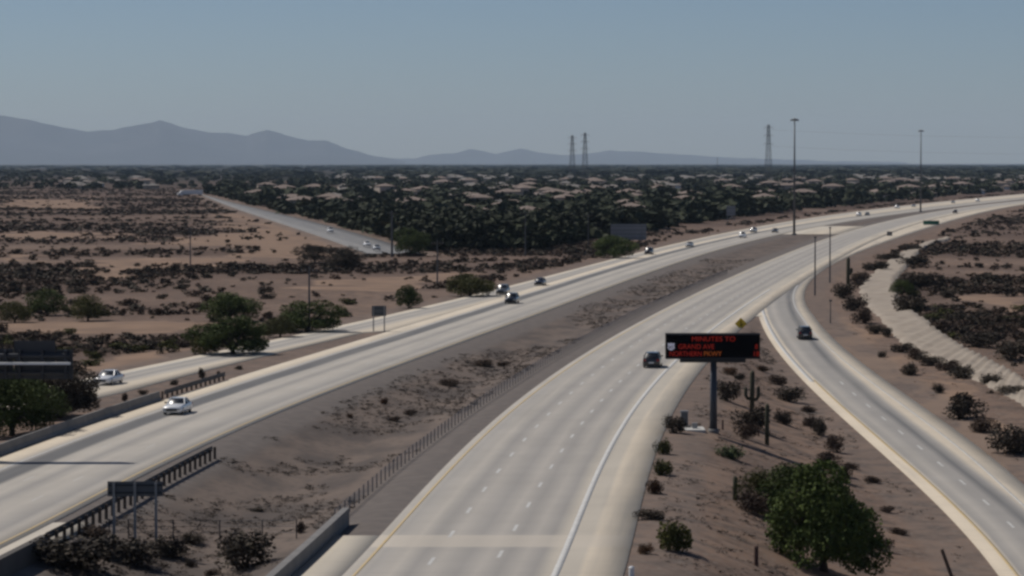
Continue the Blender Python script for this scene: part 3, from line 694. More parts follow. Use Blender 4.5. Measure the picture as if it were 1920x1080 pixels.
def car_meshes(kind_):
    if kind_ in _cars: return _cars[kind_]
    L, Wd, hz_, bz, rz_, (a, b, c_, e) = KINDS[kind_]; w = Wd / 2; n = len
    def ring(y, w_, zb, zt, crown=.05):
        return [(-w_*.9, y, zb), (-w_, y, zb + .18), (-w_*1.0, y, (zb+zt)/2), (-w_*.96, y, zt - .1), (-w_*.84, y, zt), (0, y, zt + crown), (w_*.84, y, zt), (w_*.96, y, zt - .1), (w_*1.0, y, (zb+zt)/2), (w_, y, zb + .18), (w_*.9, y, zb)]
    tail = bz + (.02 if kind_ != 'pickup' else -.02)
    st = [(0, w*.78, .42, hz_ - .26), (.08, w*.9, .28, hz_ - .14), (.35, w*.97, .22, hz_ - .06), (a*.7, w, .2, hz_), (a, w, .2, bz - .02), (2.4, w, .2, bz), (c_, w, .2, bz), (e, w*.99, .2, tail), (L - .3, w*.95, .24, tail - .02), (L - .06, w*.9, .32, tail - .1), (L, w*.82, .45, tail - .24)]
    body = MB().loft([ring(y - L/2, w_, zb, zt) for y, w_, zb, zt in st]).mesh('body', True)
    k = .80; g0, g1 = w * .9, w * k * .86
    def gr(y, w_, z, cz): return [(-w_, y - L/2, z), (-w_*.5, y - L/2, z + cz*.8), (0, y - L/2, z + cz), (w_*.5, y - L/2, z + cz*.8), (w_, y - L/2, z)]
    # greenhouse: curved windshield, side glass, rear glass
    ws = MB()
    rows = [[(x_ * (g0 + (g1 - g0) * t), (a + (b - a) * t) - L/2 + .42 * x_**2 * (1 - .4*t) * 1., bz - .03 + (rz_ - .05 - bz + .03) * t + .05 * sin(t * pi)) for x_ in np.linspace(-1, 1, 9)] for t in np.linspace(0, 1, 5)]
    ws.loft(rows, closed=False, cap=False)
    rg = MB(); rows = [[(x_ * (g0 + (g1 - g0) * t), (e + (c_ - e) * t) - L/2 - .22 * x_**2, bz - .03 + (rz_ - .05 - bz + .03) * t) for x_ in np.linspace(-1, 1, 9)] for t in np.linspace(0, 1, 4)]
    rg.loft(rows, closed=False, cap=False)
    sg = []
    for s in (-1, 1):
        q = MB(); q.v = [(s*g0, a - L/2 + .32, bz - .03), (s*g0, e - L/2 - .22, bz - .03), (s*g1, c_ - L/2 - .2, rz_ - .05), (s*g1, b - L/2 + .2, rz_ - .05)]; q.f = [(0, 1, 2, 3) if s > 0 else (3, 2, 1, 0)]
        sg.append(q.mesh('side_glass'))
    roof = MB(); rows = [[(x_ * g1 * 1.02, y - L/2 + (.2 * x_**2 if t < .5 else -.2 * x_**2), rz_ - .05 + .06 * (1 - x_**2) * (1 - (2*t-1)**2 * .7)) for x_ in np.linspace(-1, 1, 9)] for t, y in zip(np.linspace(0, 1, 6), np.linspace(b - .03, c_ + .03, 6))]
    roof.loft(rows, closed=False, cap=False)
    pil = []
    for s in (-1, 1):
        for (y0, y1) in ((a + .32, b + .2), (e - .22, c_ - .2), ((a + e) / 2 + .15, (b + c_) / 2 + .1)):
            pil.append(MB().tube([(s * g0, y0 - L/2, bz - .04), (s * g1, y1 - L/2, rz_ - .04)], .05, 5).mesh('pillar'))
    r = .34 if kind_ != 'pickup' else .39
    tyre = MB().tube([(-.11, 0, 0), (-.08, 0, 0), (.08, 0, 0), (.11, 0, 0)], [r*.9, r, r, r*.9], 18).mesh('tyre', True)
    rim = MB().tube([(-.118, 0, 0), (.118, 0, 0)], r * .62, 12).mesh('rim')
    hl = MB().loft([[(-.19, 0, -.09), (.19, 0, -.06), (.19, 0, .08), (-.17, 0, .06)], [(-.19, .25, -.09), (.19, .25, -.06), (.19, .25, .08), (-.17, .25, .06)]]).mesh('headlight')
    tl = MB().box(-.15, .15, -.1, .1, -.12, .12).mesh('tail_light')
    pl = MB().box(-.28, .28, -.03, .03, -.07, .07).mesh('number_plate')
    gl = MB().box(-w*.55, w*.55, -.04, .04, -.09, .09).mesh('grille')
    mi = MB().loft([[(-.1, -.07, -.07), (.1, -.05, -.07), (.1, -.05, .07), (-.1, -.07, .07)], [(-.08, .06, -.06), (.09, .06, -.06), (.09, .06, .06), (-.08, .06, .06)]]).mesh('wing_mirror')
    for me, mm in ((ws, m_glass), (rg, m_glass), (roof, None)): pass
    _cars[kind_] = dict(body=body, ws=ws.mesh('windshield', True), rg=rg.mesh('rear_window', True), sg=sg, roof=roof.mesh('roof', True), pil=pil, tyre=tyre, rim=rim, hl=hl, tl=tl, pl=pl, gl=gl, mi=mi, r=r)
    for kk in ('ws', 'rg'): _cars[kind_][kk].materials.append(m_glass)
    for q in sg: q.materials.append(m_glass)
    for kk, mm in (('tyre', m_tyre), ('rim', m_rim), ('hl', m_lamp), ('tl', m_tail), ('pl', m_white), ('gl', m_black), ('mi', m_black)): _cars[kind_][kk].materials.append(mm)
    for me in [body, _cars[kind_]['roof']] + pil: me.materials.append(None)
    return _cars[kind_]
def car(kind_, colour, x, y, z, rz, label, group=None, name='car', cat='car'):
    """nose points to -Y of the car's own frame"""
    K = car_meshes(kind_); L, Wd, hz_, bz, rf, _ = KINDS[kind_]; pm_ = paint(colour)
    t = thing(name, label, cat, (x, y, z), rz, group)
    def part(n_, me, loc=(0, 0, 0), par=t, p=False):
        o = link(n_, me, None, par); o.location = loc
        if p: o.material_slots[0].link = 'OBJECT'; o.material_slots[0].material = pm_
        return o
    part('body', K['body'], p=True); part('roof', K['roof'], p=True)
    part('windshield', K['ws']); part('rear_window', K['rg'])
    for q in K['sg']: part('side_window', q)
    for q in K['pil']: part('pillar', q, p=True)
    for s in (-1, 1):
        for yy in (-L/2 + .9, L/2 - .95):
            w = part('wheel', K['tyre'], (s * (Wd/2 - .12), yy, K['r'])); part('rim', K['rim'], (0, 0, 0), w)
        part('headlight', K['hl'], (s * Wd * .34, -L/2 + .0, hz_ - .3)); part('tail_light', K['tl'], (s * Wd * .38, L/2 - .06, bz - .25)); part('wing_mirror', K['mi'], (s * (Wd/2 + .05), -L/2 + KINDS[kind_][5][0] + .45, bz + .06))
    part('grille', K['gl'], (0, -L/2 + .0, .5)); part('number_plate', K['pl'], (0, L/2 - .01, .62))
    return t
def drive(f, px, py, kind_, colour, away, label, group=None, zf=zero):
    d = gp(px, py)[1]
    for k in range(6): d = gp(px, py, float(zf(d)))[1]
    x = gp(px, py, float(zf(d)))[0]
    s = float(slope(f, d)); rz = -math.atan(s) + (pi if away else 0)
    return car(kind_, colour, x, d, float(zf(d)) + .015, rz, label, group)
drive(f_Lr, 333, 775, 'sedan', 'white', False, 'white sedan on the oncoming carriageway beside the short guardrail')
drive(f_Lo, 204, 720, 'sedan', 'white', False, 'white sedan coming down the exit ramp beside the leafy trees')
drive(f_Lr, 943, 552, 'suv', 'grey', False, 'grey sport utility vehicle on the outer shoulder lane, partly behind a black car')
drive(f_Lr, 960, 569, 'suv', 'black', False, 'black sport utility vehicle in front of a grey one on the oncoming carriageway')
drive(f_Lr, 1013, 535, 'sedan', 'black', False, 'black sedan following the grey and black sport utility pair on the oncoming side')
drive(f_Lr, 1217, 477, 'suv', 'black', False, 'black sport utility vehicle near the bushy tree by the pale sign back')
drive(f_Lr, 1293, 463, 'sedan', 'silver', False, 'silver sedan between the black vehicle and the white truck on the oncoming side')
drive(f_Lr, 1392, 446, 'pickup', 'white', False, 'white pickup truck on the oncoming carriageway ahead of a grey car')
drive(f_Lr, 1413, 436, 'suv', 'silver', False, 'silver sport utility vehicle close behind the white pickup')
drive(f_Lr, 1453, 436, 'sedan', 'grey', False, 'grey sedan by the median tip near the tall mast light')
drive(f_Lr, 1610, 405, 'suv', 'white', False, 'white sport utility vehicle leading a grey sedan beyond the crossover')
drive(f_Lr, 1626, 404, 'sedan', 'grey', False, 'grey sedan directly behind a white vehicle beyond the crossover')
drive(f_Lr, 1682, 391, 'pickup', 'white', False, 'white pickup on the far oncoming carriageway approaching the second mast light')
drive(f_Lr, 1713, 388, 'sedan', 'silver', False, 'silver sedan beside the foot of the second mast light')
drive(f_Lr, 1787, 381, 'sedan', 'silver', False, 'silver sedan on the far oncoming carriageway past the second mast light')
drive(f_Lr, 1833, 378, 'pickup', 'white', False, 'white pickup farthest along the oncoming carriageway')
drive(f_Rl, 1224, 688, 'suv', 'black', True, 'black car driving away just beside the message board')
drive(f_El, 1508, 635, 'suv', 'black', True, 'black car climbing the entrance ramp', zf=z_ramp)
drive(f_Rl, 1791, 400, 'suv', 'black', True, 'dark vehicle driving away past the green guide sign')
drive(f_al, 619, 436, 'suv', 'white', False, 'white vehicle halfway along the desert street')
drive(f_al, 688, 462, 'sedan', 'white', False, 'white sedan leading another down the desert street')
drive(f_al, 706, 469, 'sedan', 'silver', False, 'silver sedan near the end of the desert street')
# white tractor trailer on the far crest
x, d, z = at(355, 352, 2050); z = float(terrain(np.array([x]), np.array([d]))[0])
t = thing('semi_truck', 'white tractor trailer on the far crest above the end of the desert street', 'truck', (x, d, z), R(-68))
MB().box(-1.3, 1.3, -4.5, 9.5, 1.15, 4.1).build('trailer', m_white, t)
MB().loft([[(-1.2, -8.6, .6), (1.2, -8.6, .6), (1.2, -8.6, 2.), (-1.2, -8.6, 2.)], [(-1.25, -7.2, .5), (1.25, -7.2, .5), (1.25, -7.2, 2.1), (-1.25, -7.2, 2.1)], [(-1.25, -6.9, .5), (1.25, -6.9, .5), (1.2, -6.5, 3.5), (-1.2, -6.5, 3.5)], [(-1.25, -4.8, .5), (1.25, -4.8, .5), (1.2, -4.8, 3.9), (-1.2, -4.8, 3.9)]]).build('cab', m_white, t)
MB().loft([[(-1.1, -7.02, 2.15), (1.1, -7.02, 2.15), (1.1, -6.7, 3.1), (-1.1, -6.7, 3.1)], [(-1.1, -6.95, 2.15), (1.1, -6.95, 2.15), (1.1, -6.62, 3.1), (-1.1, -6.62, 3.1)]]).build('windshield', m_glass, t)
for s in (-1, 1):
    for yy in (-7.9, -4.3, -3.1, 7.1, 8.4): MB().disc((s * 1.05, yy, .5), .5, 'x', .5).build('wheel', m_tyre, t)

# ------------------------------------------------------------------ plants
def rand_rot(n, r):
    """random orthonormal pairs"""
    a = r.normal(size=(n, 3)); a /= np.linalg.norm(a, axis=1)[:, None]
    b = r.normal(size=(n, 3)); b -= a * (a * b).sum(1)[:, None]; b /= np.linalg.norm(b, axis=1)[:, None]
    return a, b
def leaves(lobes, n, size, seed, shell=.55):
    """leaf-clump quads spread through several uneven lobes (x, y, z, rx, ry, rz)"""
    r = np.random.default_rng(seed); lb = np.array(lobes, float); vol = (lb[:, 3] * lb[:, 4] * lb[:, 5]) ** .75; pick = r.choice(len(lb), n, p=vol / vol.sum())
    u = r.normal(size=(n, 3)); u /= np.linalg.norm(u, axis=1)[:, None]; rad_ = (shell + (1.08 - shell) * r.random(n) ** .8)[:, None]
    c_ = lb[pick, :3] + u * rad_ * lb[pick, 3:]
    a, b = rand_rot(n, r); s = (size * (.55 + .9 * r.random(n)))[:, None]
    V = np.stack([c_ - a*s - b*s*.5, c_ + a*s*.2 - b*s*.8, c_ + a*s + b*s*.5, c_ - a*s*.3 + b*s*.8], 1)
    return V.reshape(-1, 3), np.arange(4 * n).reshape(-1, 4)
LF = dict(green=leafmat('mesquite_leaf', (.078, .102, .024), (.045, .064, .016)), olive=leafmat('paloverde_leaf', (.088, .085, .022), (.050, .052, .016)), dark=leafmat('creosote_leaf', (.072, .057, .040), (.042, .033, .025)),
          brown=leafmat('dry_brush', (.092, .062, .044), (.055, .038, .028)), rust=leafmat('rust_brush', (.115, .060, .030), (.060, .035, .02)), grass=leafmat('green_tuft', (.085, .105, .045), (.05, .065, .03)),
          street=leafmat('street_tree_leaf', (.034, .040, .018), (.018, .022, .011), .35))
m_bark = mat('bark', (.07, .052, .04), .95, noise=(3., .7, (.04, .03, .024)))
_tree = {}
def tree_mesh(seed, lean=0.):
    """unit tree: height 1, crown about 1.1 wide; returns trunk and crown meshes"""
    r = np.random.default_rng(seed); tr = MB(); lobes = []
    nl = 5 + seed % 3; fork = .09 + .04 * r.random()
    tr.tube([(0, 0, -.05), (.01, 0, fork * .6), (.0, .01, fork)], [.045, .036, .03], 8)
    for k in range(nl):
        a = 2 * pi * k / nl + r.normal(0, .3); R_ = .22 + .22 * r.random(); h = .40 + .34 * r.random()
        e = (R_ * cos(a), R_ * sin(a), h); mid = (R_ * .45 * cos(a), R_ * .45 * sin(a), fork + (h - fork) * .55)
        tr.tube([(0, 0, fork), mid, e], [.024, .017, .006], 6)
        for j in range(3):
            b = a + r.normal(0, .8); tr.tube([mid, (mid[0] + .16 * cos(b), mid[1] + .16 * sin(b), mid[2] + .15 + .1 * r.random())], [.011, .003], 4)
        s = .16 + .11 * r.random(); lobes.append((e[0], e[1], h, s * 1.15, s * 1.15, s * .8))
        lobes.append((e[0] * 1.35, e[1] * 1.35, h - .14, s * .8, s * .8, s * .55))
        lobes.append((e[0] * .6, e[1] * .6, h + .16 * r.random() + .06, s * .8, s * .8, s * .6))
    lobes.append((0, 0, .78, .22, .22, .17))
    for k in range(9):
        a = 2 * pi * k / 9 + r.normal(0, .25); q = .27 + .16 * r.random(); s = .13 + .07 * r.random(); lobes.append((q * cos(a), q * sin(a), .17 + .16 * r.random(), s, s, s))
    return tr, lobes
def tree_pair(key, seed, n, size, mname):
    if key not in _tree:
        tr, lobes = tree_mesh(seed); V, Fq = leaves(lobes, n, size, seed)
        V[:, 2] = V[:, 2] / V[:, 2].max()
        _tree[key] = (tr.mesh('trunk', True), np_mesh('crown', V, Fq)); _tree[key][0].materials.append(m_bark); _tree[key][1].materials.append(LF[mname])
    return _tree[key]
def tree(px, pyb, wpx, hpx, mname, label, seed, n=2600, size=.035, group=None, d=None):
    n = int(n * 3.4); size *= .45
    if d: x, y = at(px, pyb, d)[0], d; g = float(terrain(np.array([x]), np.array([y]))[0])
    else: x, y, g = ground(px, pyb)
    sc = y / F
    h = hpx * sc; w = wpx * sc
    tr, cr_ = tree_pair((seed, n, mname), seed, n, size, mname)
    t = thing('desert_tree', label, 'tree', (x, y, g), seed * 1.3, group); t.scale = (w / 1.0, w / 1.0, h)
    link('trunk', tr, None, t); link('crown', cr_, None, t); return t
tree(1545, 1072, 215, 215, 'green', 'big bright green bushy tree on the slope between carriageway and entrance ramp', 11, 7000, .028)
tree(1490, 985, 140, 120, 'green', 'smaller green tree merging with the left side of the big green tree', 12, 4000, .03)
tree(1420, 955, 70, 80, 'olive', 'olive leafy shrub tree beside the dark stub left of the big green tree', 13, 2200, .035)
tree(22, 868, 155, 128, 'green', 'leafy green tree rising over the concrete barrier below the sign panels', 14, 6000, .028, d=246.)
tree(112, 815, 140, 112, 'dark', 'dark dense tree between the green tree and the exit ramp', 15, 6000, .03, d=262.)
tree(437, 664, 135, 74, 'green', 'rounded green tree nearest the exit ramp edge', 16, 4500, .032)
tree(385, 665, 50, 42, 'olive', 'low yellowish tree at the foot of the rounded green tree', 31, 2200, .04)
tree(430, 602, 100, 56, 'green', 'green tree standing behind the rounded tree by the exit ramp', 17, 3500, .034)
tree(575, 622, 115, 62, 'green', 'wide dark green tree beside the exit ramp near a utility pole', 18, 4000, .032)
tree(525, 632, 60, 42, 'olive', 'small olive tree between two larger trees by the exit ramp', 19, 2200, .036)
tree(766, 578, 45, 46, 'green', 'compact green tree near the exit gore sign', 20, 2600, .036)
tree(882, 556, 85, 44, 'olive', 'spreading olive tree beside the oncoming carriageway near the grey vehicle', 21, 3000, .036)
tree(1152, 484, 72, 44, 'green', 'bushy green tree in front of the large pale sign back', 22, 3000, .036)
tree(165, 602, 60, 52, 'olive', 'olive tree in the scrub left of the utility pole clearing', 23, 2200, .036)
tree(88, 592, 70, 50, 'green', 'green tree standing in the dark scrub beside an olive tree', 24, 2200, .036)
tree(28, 605, 62, 42, 'olive', 'low olive tree at the left end of the dark scrub', 25, 2200, .036)
tree(645, 505, 70, 45, 'dark', 'dark tree in front of the desert street', 26, 2200, .036)
tree(770, 480, 60, 55, 'green', 'green tree beside the thick pole at the end of the desert street', 27, 2200, .036)
tree(590, 492, 60, 36, 'dark', 'dark low tree among the scrub in front of the desert street bend', 28, 2000, .036)
tree(1692, 556, 36, 34, 'green', 'bright green bush tree against the far side of the drainage channel', 29, 2000, .04)

# shrubs: one unit mesh per variant, wider than tall, dense at the rim
_shrub = {}
def shrub_arrays(seed, n, size):
    r = np.random.default_rng(100 + seed); lobes = [(r.normal(0, .2), r.normal(0, .2), .3 + .25 * r.random(), .2 + .1 * r.random(), .2 + .1 * r.random(), .28 + .1 * r.random()) for _ in range(7)] + [(0, 0, .22, .42, .42, .26)]
    V, Fq = leaves(lobes, n, size, 200 + seed, .35); V[:, 2] = np.clip(V[:, 2], .0, None); V[:, 2] /= V[:, 2].max(); return V, Fq
def shrub_mesh(seed, n, size, mname):
    key = (seed, n, mname)
    if key not in _shrub:
        me = np_mesh('foliage', *shrub_arrays(seed, n, size)); me.materials.append(LF[mname])
        st = MB(); r = np.random.default_rng(300 + seed)
        for k in range(7):
            a = r.random() * 6.28; rr = .2 + .2 * r.random(); st.tube([(0, 0, -.08), (.4*rr*cos(a), .4*rr*sin(a), .25), (rr*cos(a), rr*sin(a), .6 + .2*r.random())], [.02, .014, .005], 4)
        sm = st.mesh('stems'); sm.materials.append(m_bark); _shrub[key] = (me, sm)
    return _shrub[key]
def shrub(px, pyb, wpx, hpx, mname, label, group=None, n=1500, size=.034, seed=None):
    x, y, g = ground(px, pyb); sc = y / F; seed = seed if seed is not None else int(px + pyb) % 7
    fo, st = shrub_mesh(seed, n, size, mname)
    t = thing('desert_shrub', label, 'shrub', (x, y, g - .05), px * .37, group); t.scale = (wpx * sc, wpx * sc, hpx * sc)
    link('foliage', fo, None, t); link('stems', st, None, t); return t
for a in [
 (1267,812,44,38,'dark','dark shrub hugging the equipment cabinet at the shoulder'), (1244,852,34,34,'olive','olive shrub at the shoulder just below the cabinet shrub'), (1240,891,42,36,'olive','dark olive shrub against the shoulder edge above a rusty one'),
 (1226,926,34,34,'rust','rusty dry shrub against the shoulder edge'), (1222,974,54,22,'dark','flat dark shrub spread along the shoulder edge'), (1268,1032,78,66,'olive','large yellow green shrub with a deep shadow near the shoulder'),
 (1208,1038,32,24,'rust','small orange brown tuft at the shoulder edge'), (1372,860,54,30,'grass','pale green low tuft below the message board pole'), (1416,806,64,54,'dark','large dark shrub between the two saguaros'),
 (1398,822,40,34,'brown','dry twiggy shrub in front of the large dark shrub by the saguaros'), (1363,752,46,42,'dark','dark shrub just behind the message board pole'), (1471,796,36,32,'dark','dark round shrub right of the bare saguaro'),
 (1520,800,30,24,'brown','dry shrub on the bank halfway to the entrance ramp'), (1536,816,34,36,'dark','dark upright shrub close to the entrance ramp bank'), (1569,848,34,36,'brown','twiggy brown shrub behind the big green tree'),
 (1584,906,30,40,'dark','thin dark shrub at the upper right of the big green tree'), (1545,872,52,26,'brown','low brown brush right behind the big green tree'), (1480,753,50,32,'dark','wide dark shrub on the bank above the bare saguaro'),
 (1460,722,34,22,'brown','brown shrub above the wide dark shrub on the bank'), (1428,696,26,14,'rust','small rusty tuft right under the message board'), (1370,703,30,16,'rust','small brown tuft under the message board beside its pole'), (1386,712,22,14,'dark','small dark tuft right of the message board pole'),
 (1513,772,34,14,'brown','low brown tuft line on the bank toward the entrance ramp'), (1412,962,64,44,'brown','dry grey brush under the olive shrub tree'), (1654,1032,36,28,'brown','dry twiggy shrub right of the big green tree'), (1640,905,34,16,'brown','sparse dry tuft on the slope below the entrance ramp'),
 (1660,960,28,14,'brown','sparse dry tuft halfway down the ramp slope'), (1690,1002,36,16,'brown','sparse dry tuft low on the ramp slope'), (1600,880,30,14,'brown','sparse tuft near the upper ramp slope'),
 (1653,670,18,14,'dark','tiny dark shrub alone on the verge right of the entrance ramp'), (1708,703,36,27,'dark','round dark shrub alone on the bare verge right of the ramp'), (1761,737,22,22,'dark','small upright dark shrub above the big dark mound'),
 (1800,785,78,50,'dark','big dark mound of brush right of the entrance ramp'), (1842,810,60,32,'brown','brown brush between two big dark mounds'), (1900,850,96,62,'dark','largest dark mound of brush near the ramp bottom right'), (1855,720,40,24,'dark','dark shrub at the near edge of the drainage channel'),
 (1690,660,44,20,'dark','first dark shrub of the line along the channel edge, next to its bend'), (1716,673,46,22,'brown','brown shrub second in the line along the channel edge'), (1744,685,48,22,'dark','dark shrub third in the line along the channel edge'), (1775,694,46,22,'brown','brown shrub fourth in the line along the channel edge'), (1802,703,42,22,'dark','dark shrub last in the line along the channel edge'),
 (1895,738,74,16,'dark','long low dark brush at the channel edge below its wide end'), (1665,632,22,20,'dark','dark shrub at the inner bend of the channel'), (1582,560,40,34,'dark','dark shrub in the clump between carriageway and channel, uppermost'), (1600,583,46,34,'dark','dark shrub in the middle of the clump beside the channel'), (1622,606,44,30,'brown','brown shrub low in the clump beside the channel'), (1642,626,36,22,'dark','dark shrub lowest in the clump beside the channel'),
 (1640,507,52,20,'dark','dark shrub along the upper channel, nearest the saguaro'), (1672,487,56,16,'dark','dark shrub along the upper channel bank midway'), (1712,470,50,12,'dark','dark shrub along the upper channel near its far end'), (1612,530,40,22,'brown','brown shrub left of the upper channel'),
 (1702,588,64,40,'dark','dark brush bank beyond the channel bend'), (1728,540,70,36,'dark','dark brush right of the bright green bush tree'), (1722,500,60,26,'dark','dark brush beyond the upper channel'), (1768,622,70,26,'brown','brown brush beyond the middle of the channel'), (1830,650,80,30,'dark','dark brush above the wide end of the channel'), (1895,675,80,40,'dark','dark tall brush beyond the wide end of the channel'),
 (722,758,16,16,'rust','small rusty tuft alone in the middle of the median'), (657,784,13,12,'rust','tiny rusty tuft in the median near the guardrail end'), (845,724,38,16,'brown','spreading brown brush patch in the median'), (905,687,44,16,'brown','dark brown brush patch higher up the median'), (942,687,24,12,'brown','small brush patch beside a larger one up the median'), (737,790,22,12,'brown','low brown tuft near the cable barrier'), (768,778,26,14,'brown','low brown tuft above another near the cable barrier'),
 (480,958,38,8,'dark','flat dark patch of brush in the lower median'), (150,1068,170,74,'dark','broad dark brush in the shade of the parapet'), (250,1058,110,60,'dark','dark brush clump below the small sign'), (320,1044,80,46,'dark','dark brush right below the wire fence'), (357,1018,50,24,'dark','small dark brush behind the wire fence'), (355,1062,22,18,'dark','tiny dark tuft in front of the wire fence'), (452,1068,120,76,'dark','big dark brush mound beside the parapet corner'), (397,1079,34,16,'brown','small brown tuft left of the big brush mound'), (180,1010,60,30,'brown','dry brush at the foot of the guardrail'), (565,1000,20,26,'brown','dry tuft at the end of the pale parapet'),
 (380,709,17,22,'dark','dark tuft at the far end of the short guardrail'), (325,722,18,12,'dark','small tuft in the exit gore halfway along'), (233,752,14,18,'brown','upright dry tuft in the exit gore near the dark tree'), (268,740,18,12,'brown','low brown tuft in the exit gore'), (450,693,16,9,'dark','dark tuft high in the exit gore'), (410,704,8,10,'brown','tiny reddish tuft high in the exit gore')]:
    shrub(*a)
# saguaros
m_cactus = mat('saguaro_skin', (.055, .055, .032), .8, noise=(4., .6, (.035, .036, .022)))
def ribbed(path, r, n=14):
    mb = MB(); P = np.array(path, float); rings = []
    for i in range(len(P)):
        t_ = P[min(i+1, len(P)-1)] - P[max(i-1, 0)]; t_ = t_ / np.linalg.norm(t_); a = np.cross(t_, (0, 1, 0) if abs(t_[1]) < .9 else (1, 0, 0)); a /= np.linalg.norm(a); b = np.cross(t_, a)
        rr = r * (.35 if i == len(P) - 1 else 1); rings.append([tuple(P[i] + rr * (1 if k % 2 else .84) * (a * cos(2*pi*k/n) + b * sin(2*pi*k/n))) for k in range(n)])
    return mb.loft(rings)
def saguaro(px, pyb, hpx, arms, label, r=.24):
    x, y, g = ground(px, pyb); h = hpx * y / F; t = thing('saguaro', label, 'cactus', (x, y, g))
    ribbed([(0, 0, -.3), (0, 0, h * .5), (.02, 0, h * .93), (.02, 0, h)], r).build('trunk', m_cactus, t, True)
    for s, q, l in arms:
        ribbed([(0, 0, h * q), (s * .45, .05, h * q + .1), (s * .62, .05, h * q + .4), (s * .62, .05, h * (q + l) - .15), (s * .62, .05, h * (q + l))], r * .75).build('arm', m_cactus, t, True)
saguaro(1410, 772, 78, [(-1, .3, .3), (1, .28, .34)], 'saguaro with two raised arms behind the large dark shrub')
saguaro(1438, 834, 78, [], 'bare straight saguaro trunk right of the large dark shrub', .2)
saguaro(1378, 938, 46, [], 'short saguaro stub left of the olive shrub tree', .17)
saguaro(1590, 540, 58, [(1, .45, .2)], 'dark saguaro above the clump between carriageway and channel', .35)

# ------------------------------------------------------------------ houses of the subdivision
ROOF = [mat('roof_tile_tan', (.235, .205, .18), .9, noise=(.4, .6, (.19, .165, .145))), mat('roof_tile_grey', (.205, .188, .172), .9, noise=(.4, .6, (.21, .19, .175))), mat('roof_tile_clay', (.225, .175, .148), .9, noise=(.4, .6, (.20, .155, .13)))]
STUC = [mat('stucco_cream', (.45, .39, .32), .95), mat('stucco_tan', (.36, .29, .23), .95), mat('stucco_sand', (.40, .34, .28), .95)]
m_win = mat('house_glass', (.03, .035, .04), .15, 0, .6)
def hip(mb, x0, x1, y0, y1, z0, h):
    o = .5; x0 -= o; x1 += o; y0 -= o; y1 += o; w, l = x1 - x0, y1 - y0
    n = len(mb.v)
    if w >= l: r0, r1 = (x0 + l/2, (y0+y1)/2), (x1 - l/2, (y0+y1)/2)
    else: r0, r1 = ((x0+x1)/2, y0 + w/2), ((x0+x1)/2, y1 - w/2)
    mb.v += [(x0,y0,z0),(x1,y0,z0),(x1,y1,z0),(x0,y1,z0),(*r0,z0+h),(*r1,z0+h),(x0,y0,z0-.25),(x1,y0,z0-.25),(x1,y1,z0-.25),(x0,y1,z0-.25)]
    tops = ((0,1,5,4),(1,2,5),(2,3,4,5),(3,0,4)) if w >= l else ((0,1,4),(1,2,5,4),(2,3,5),(3,0,4,5))
    for f in tops + ((6,7,1,0),(7,8,2,1),(8,9,3,2),(9,6,0,3),(9,8,7,6)): mb.f.append(tuple(n + i for i in f))
def house_set(k):
    r = np.random.default_rng(50 + k); w = 13 + 4 * r.random(); l = 11 + 3 * r.random(); h = 3.0 if k != 2 else 5.6; gw = 6.2
    wl = MB().box(-w/2, w/2, -l/2, l/2, -.6, h).box(w/2 - gw, w/2 - .01, -l/2 - 4, -l/2 - .01, -.6, 2.9)
    rf = MB(); hip(rf, -w/2, w/2, -l/2, l/2, h + .02, 1.9); hip(rf, w/2 - gw, w/2 - .02, -l/2 - 4, -l/2 + 3, 2.95, 1.5)
    gd = MB().box(w/2 - gw + .7, w/2 - .7, -l/2 - 4.06, -l/2 - 4.005, 0, 2.2)
    wins = [MB().box(x_, x_ + 1.5, -l/2 - .05, -l/2 - .012, .9, 2.2).mesh('window') for x_ in (-w/2 + 1, -w/2 + 3.4)] + [MB().box(w/2 + .004, w/2 + .05, y_, y_ + 1.5, .9, 2.2).mesh('window') for y_ in (-l/4, l/5)]
    for q in wins: q.materials.append(m_win)
    ms = [wl.mesh('wall'), rf.mesh('roof'), gd.mesh('garage_door')]
    ms[0].materials.append(STUC[k % 3]); ms[1].materials.append(ROOF[k % 3]); ms[2].materials.append(m_white)
    return ms, wins
HS = [house_set(k) for k in range(4)]
HLAB = ['single storey cream house with tan tile roof among the subdivision trees', 'single storey tan house with grey tile roof among the subdivision trees', 'two storey sand coloured house with clay tile roof among the subdivision trees', 'single storey cream house with broad tan tile roof and deep plan in the subdivision']
def edge_x(y):      # the subdivision lies between the desert street and the oncoming carriageway
    return f_ar(np.clip(y, 740, 2500)) + np.clip((y - 740) * .02, 6, 40), f_Lo(np.clip(y, 250, 2800)) - 40
cand = []
for row, d in enumerate(np.geomspace(1010, 5200, 46)):
    lo_, hi_ = edge_x(d); lo_ = max(lo_, -.185 * d); hi_ = min(hi_, .185 * d) if d < 2500 else .185 * d
    if d > 2500: lo_ = -.06 * d
    if d < 1300: lo_ = max(lo_, 20 - (d - 1010) * .35)
    x = lo_ + rng.random() * 12
    while x < hi_:
        if rng.random() < .5 * (1 if d < 2200 else .8): cand.append((x + rng.normal(0, 2), d + rng.normal(0, 5), row))
        x += max(19, 19 * (d / 1400) ** .7)
for _ in range(14): d = 2500 + rng.random() * 1500; cand.append((-(.16 + .0 * rng.random()) * d + rng.random() * .036 * d, d, 0))
cand.sort(key=lambda c_: c_[1])
near_h, far_h = cand[:280], cand[280:]
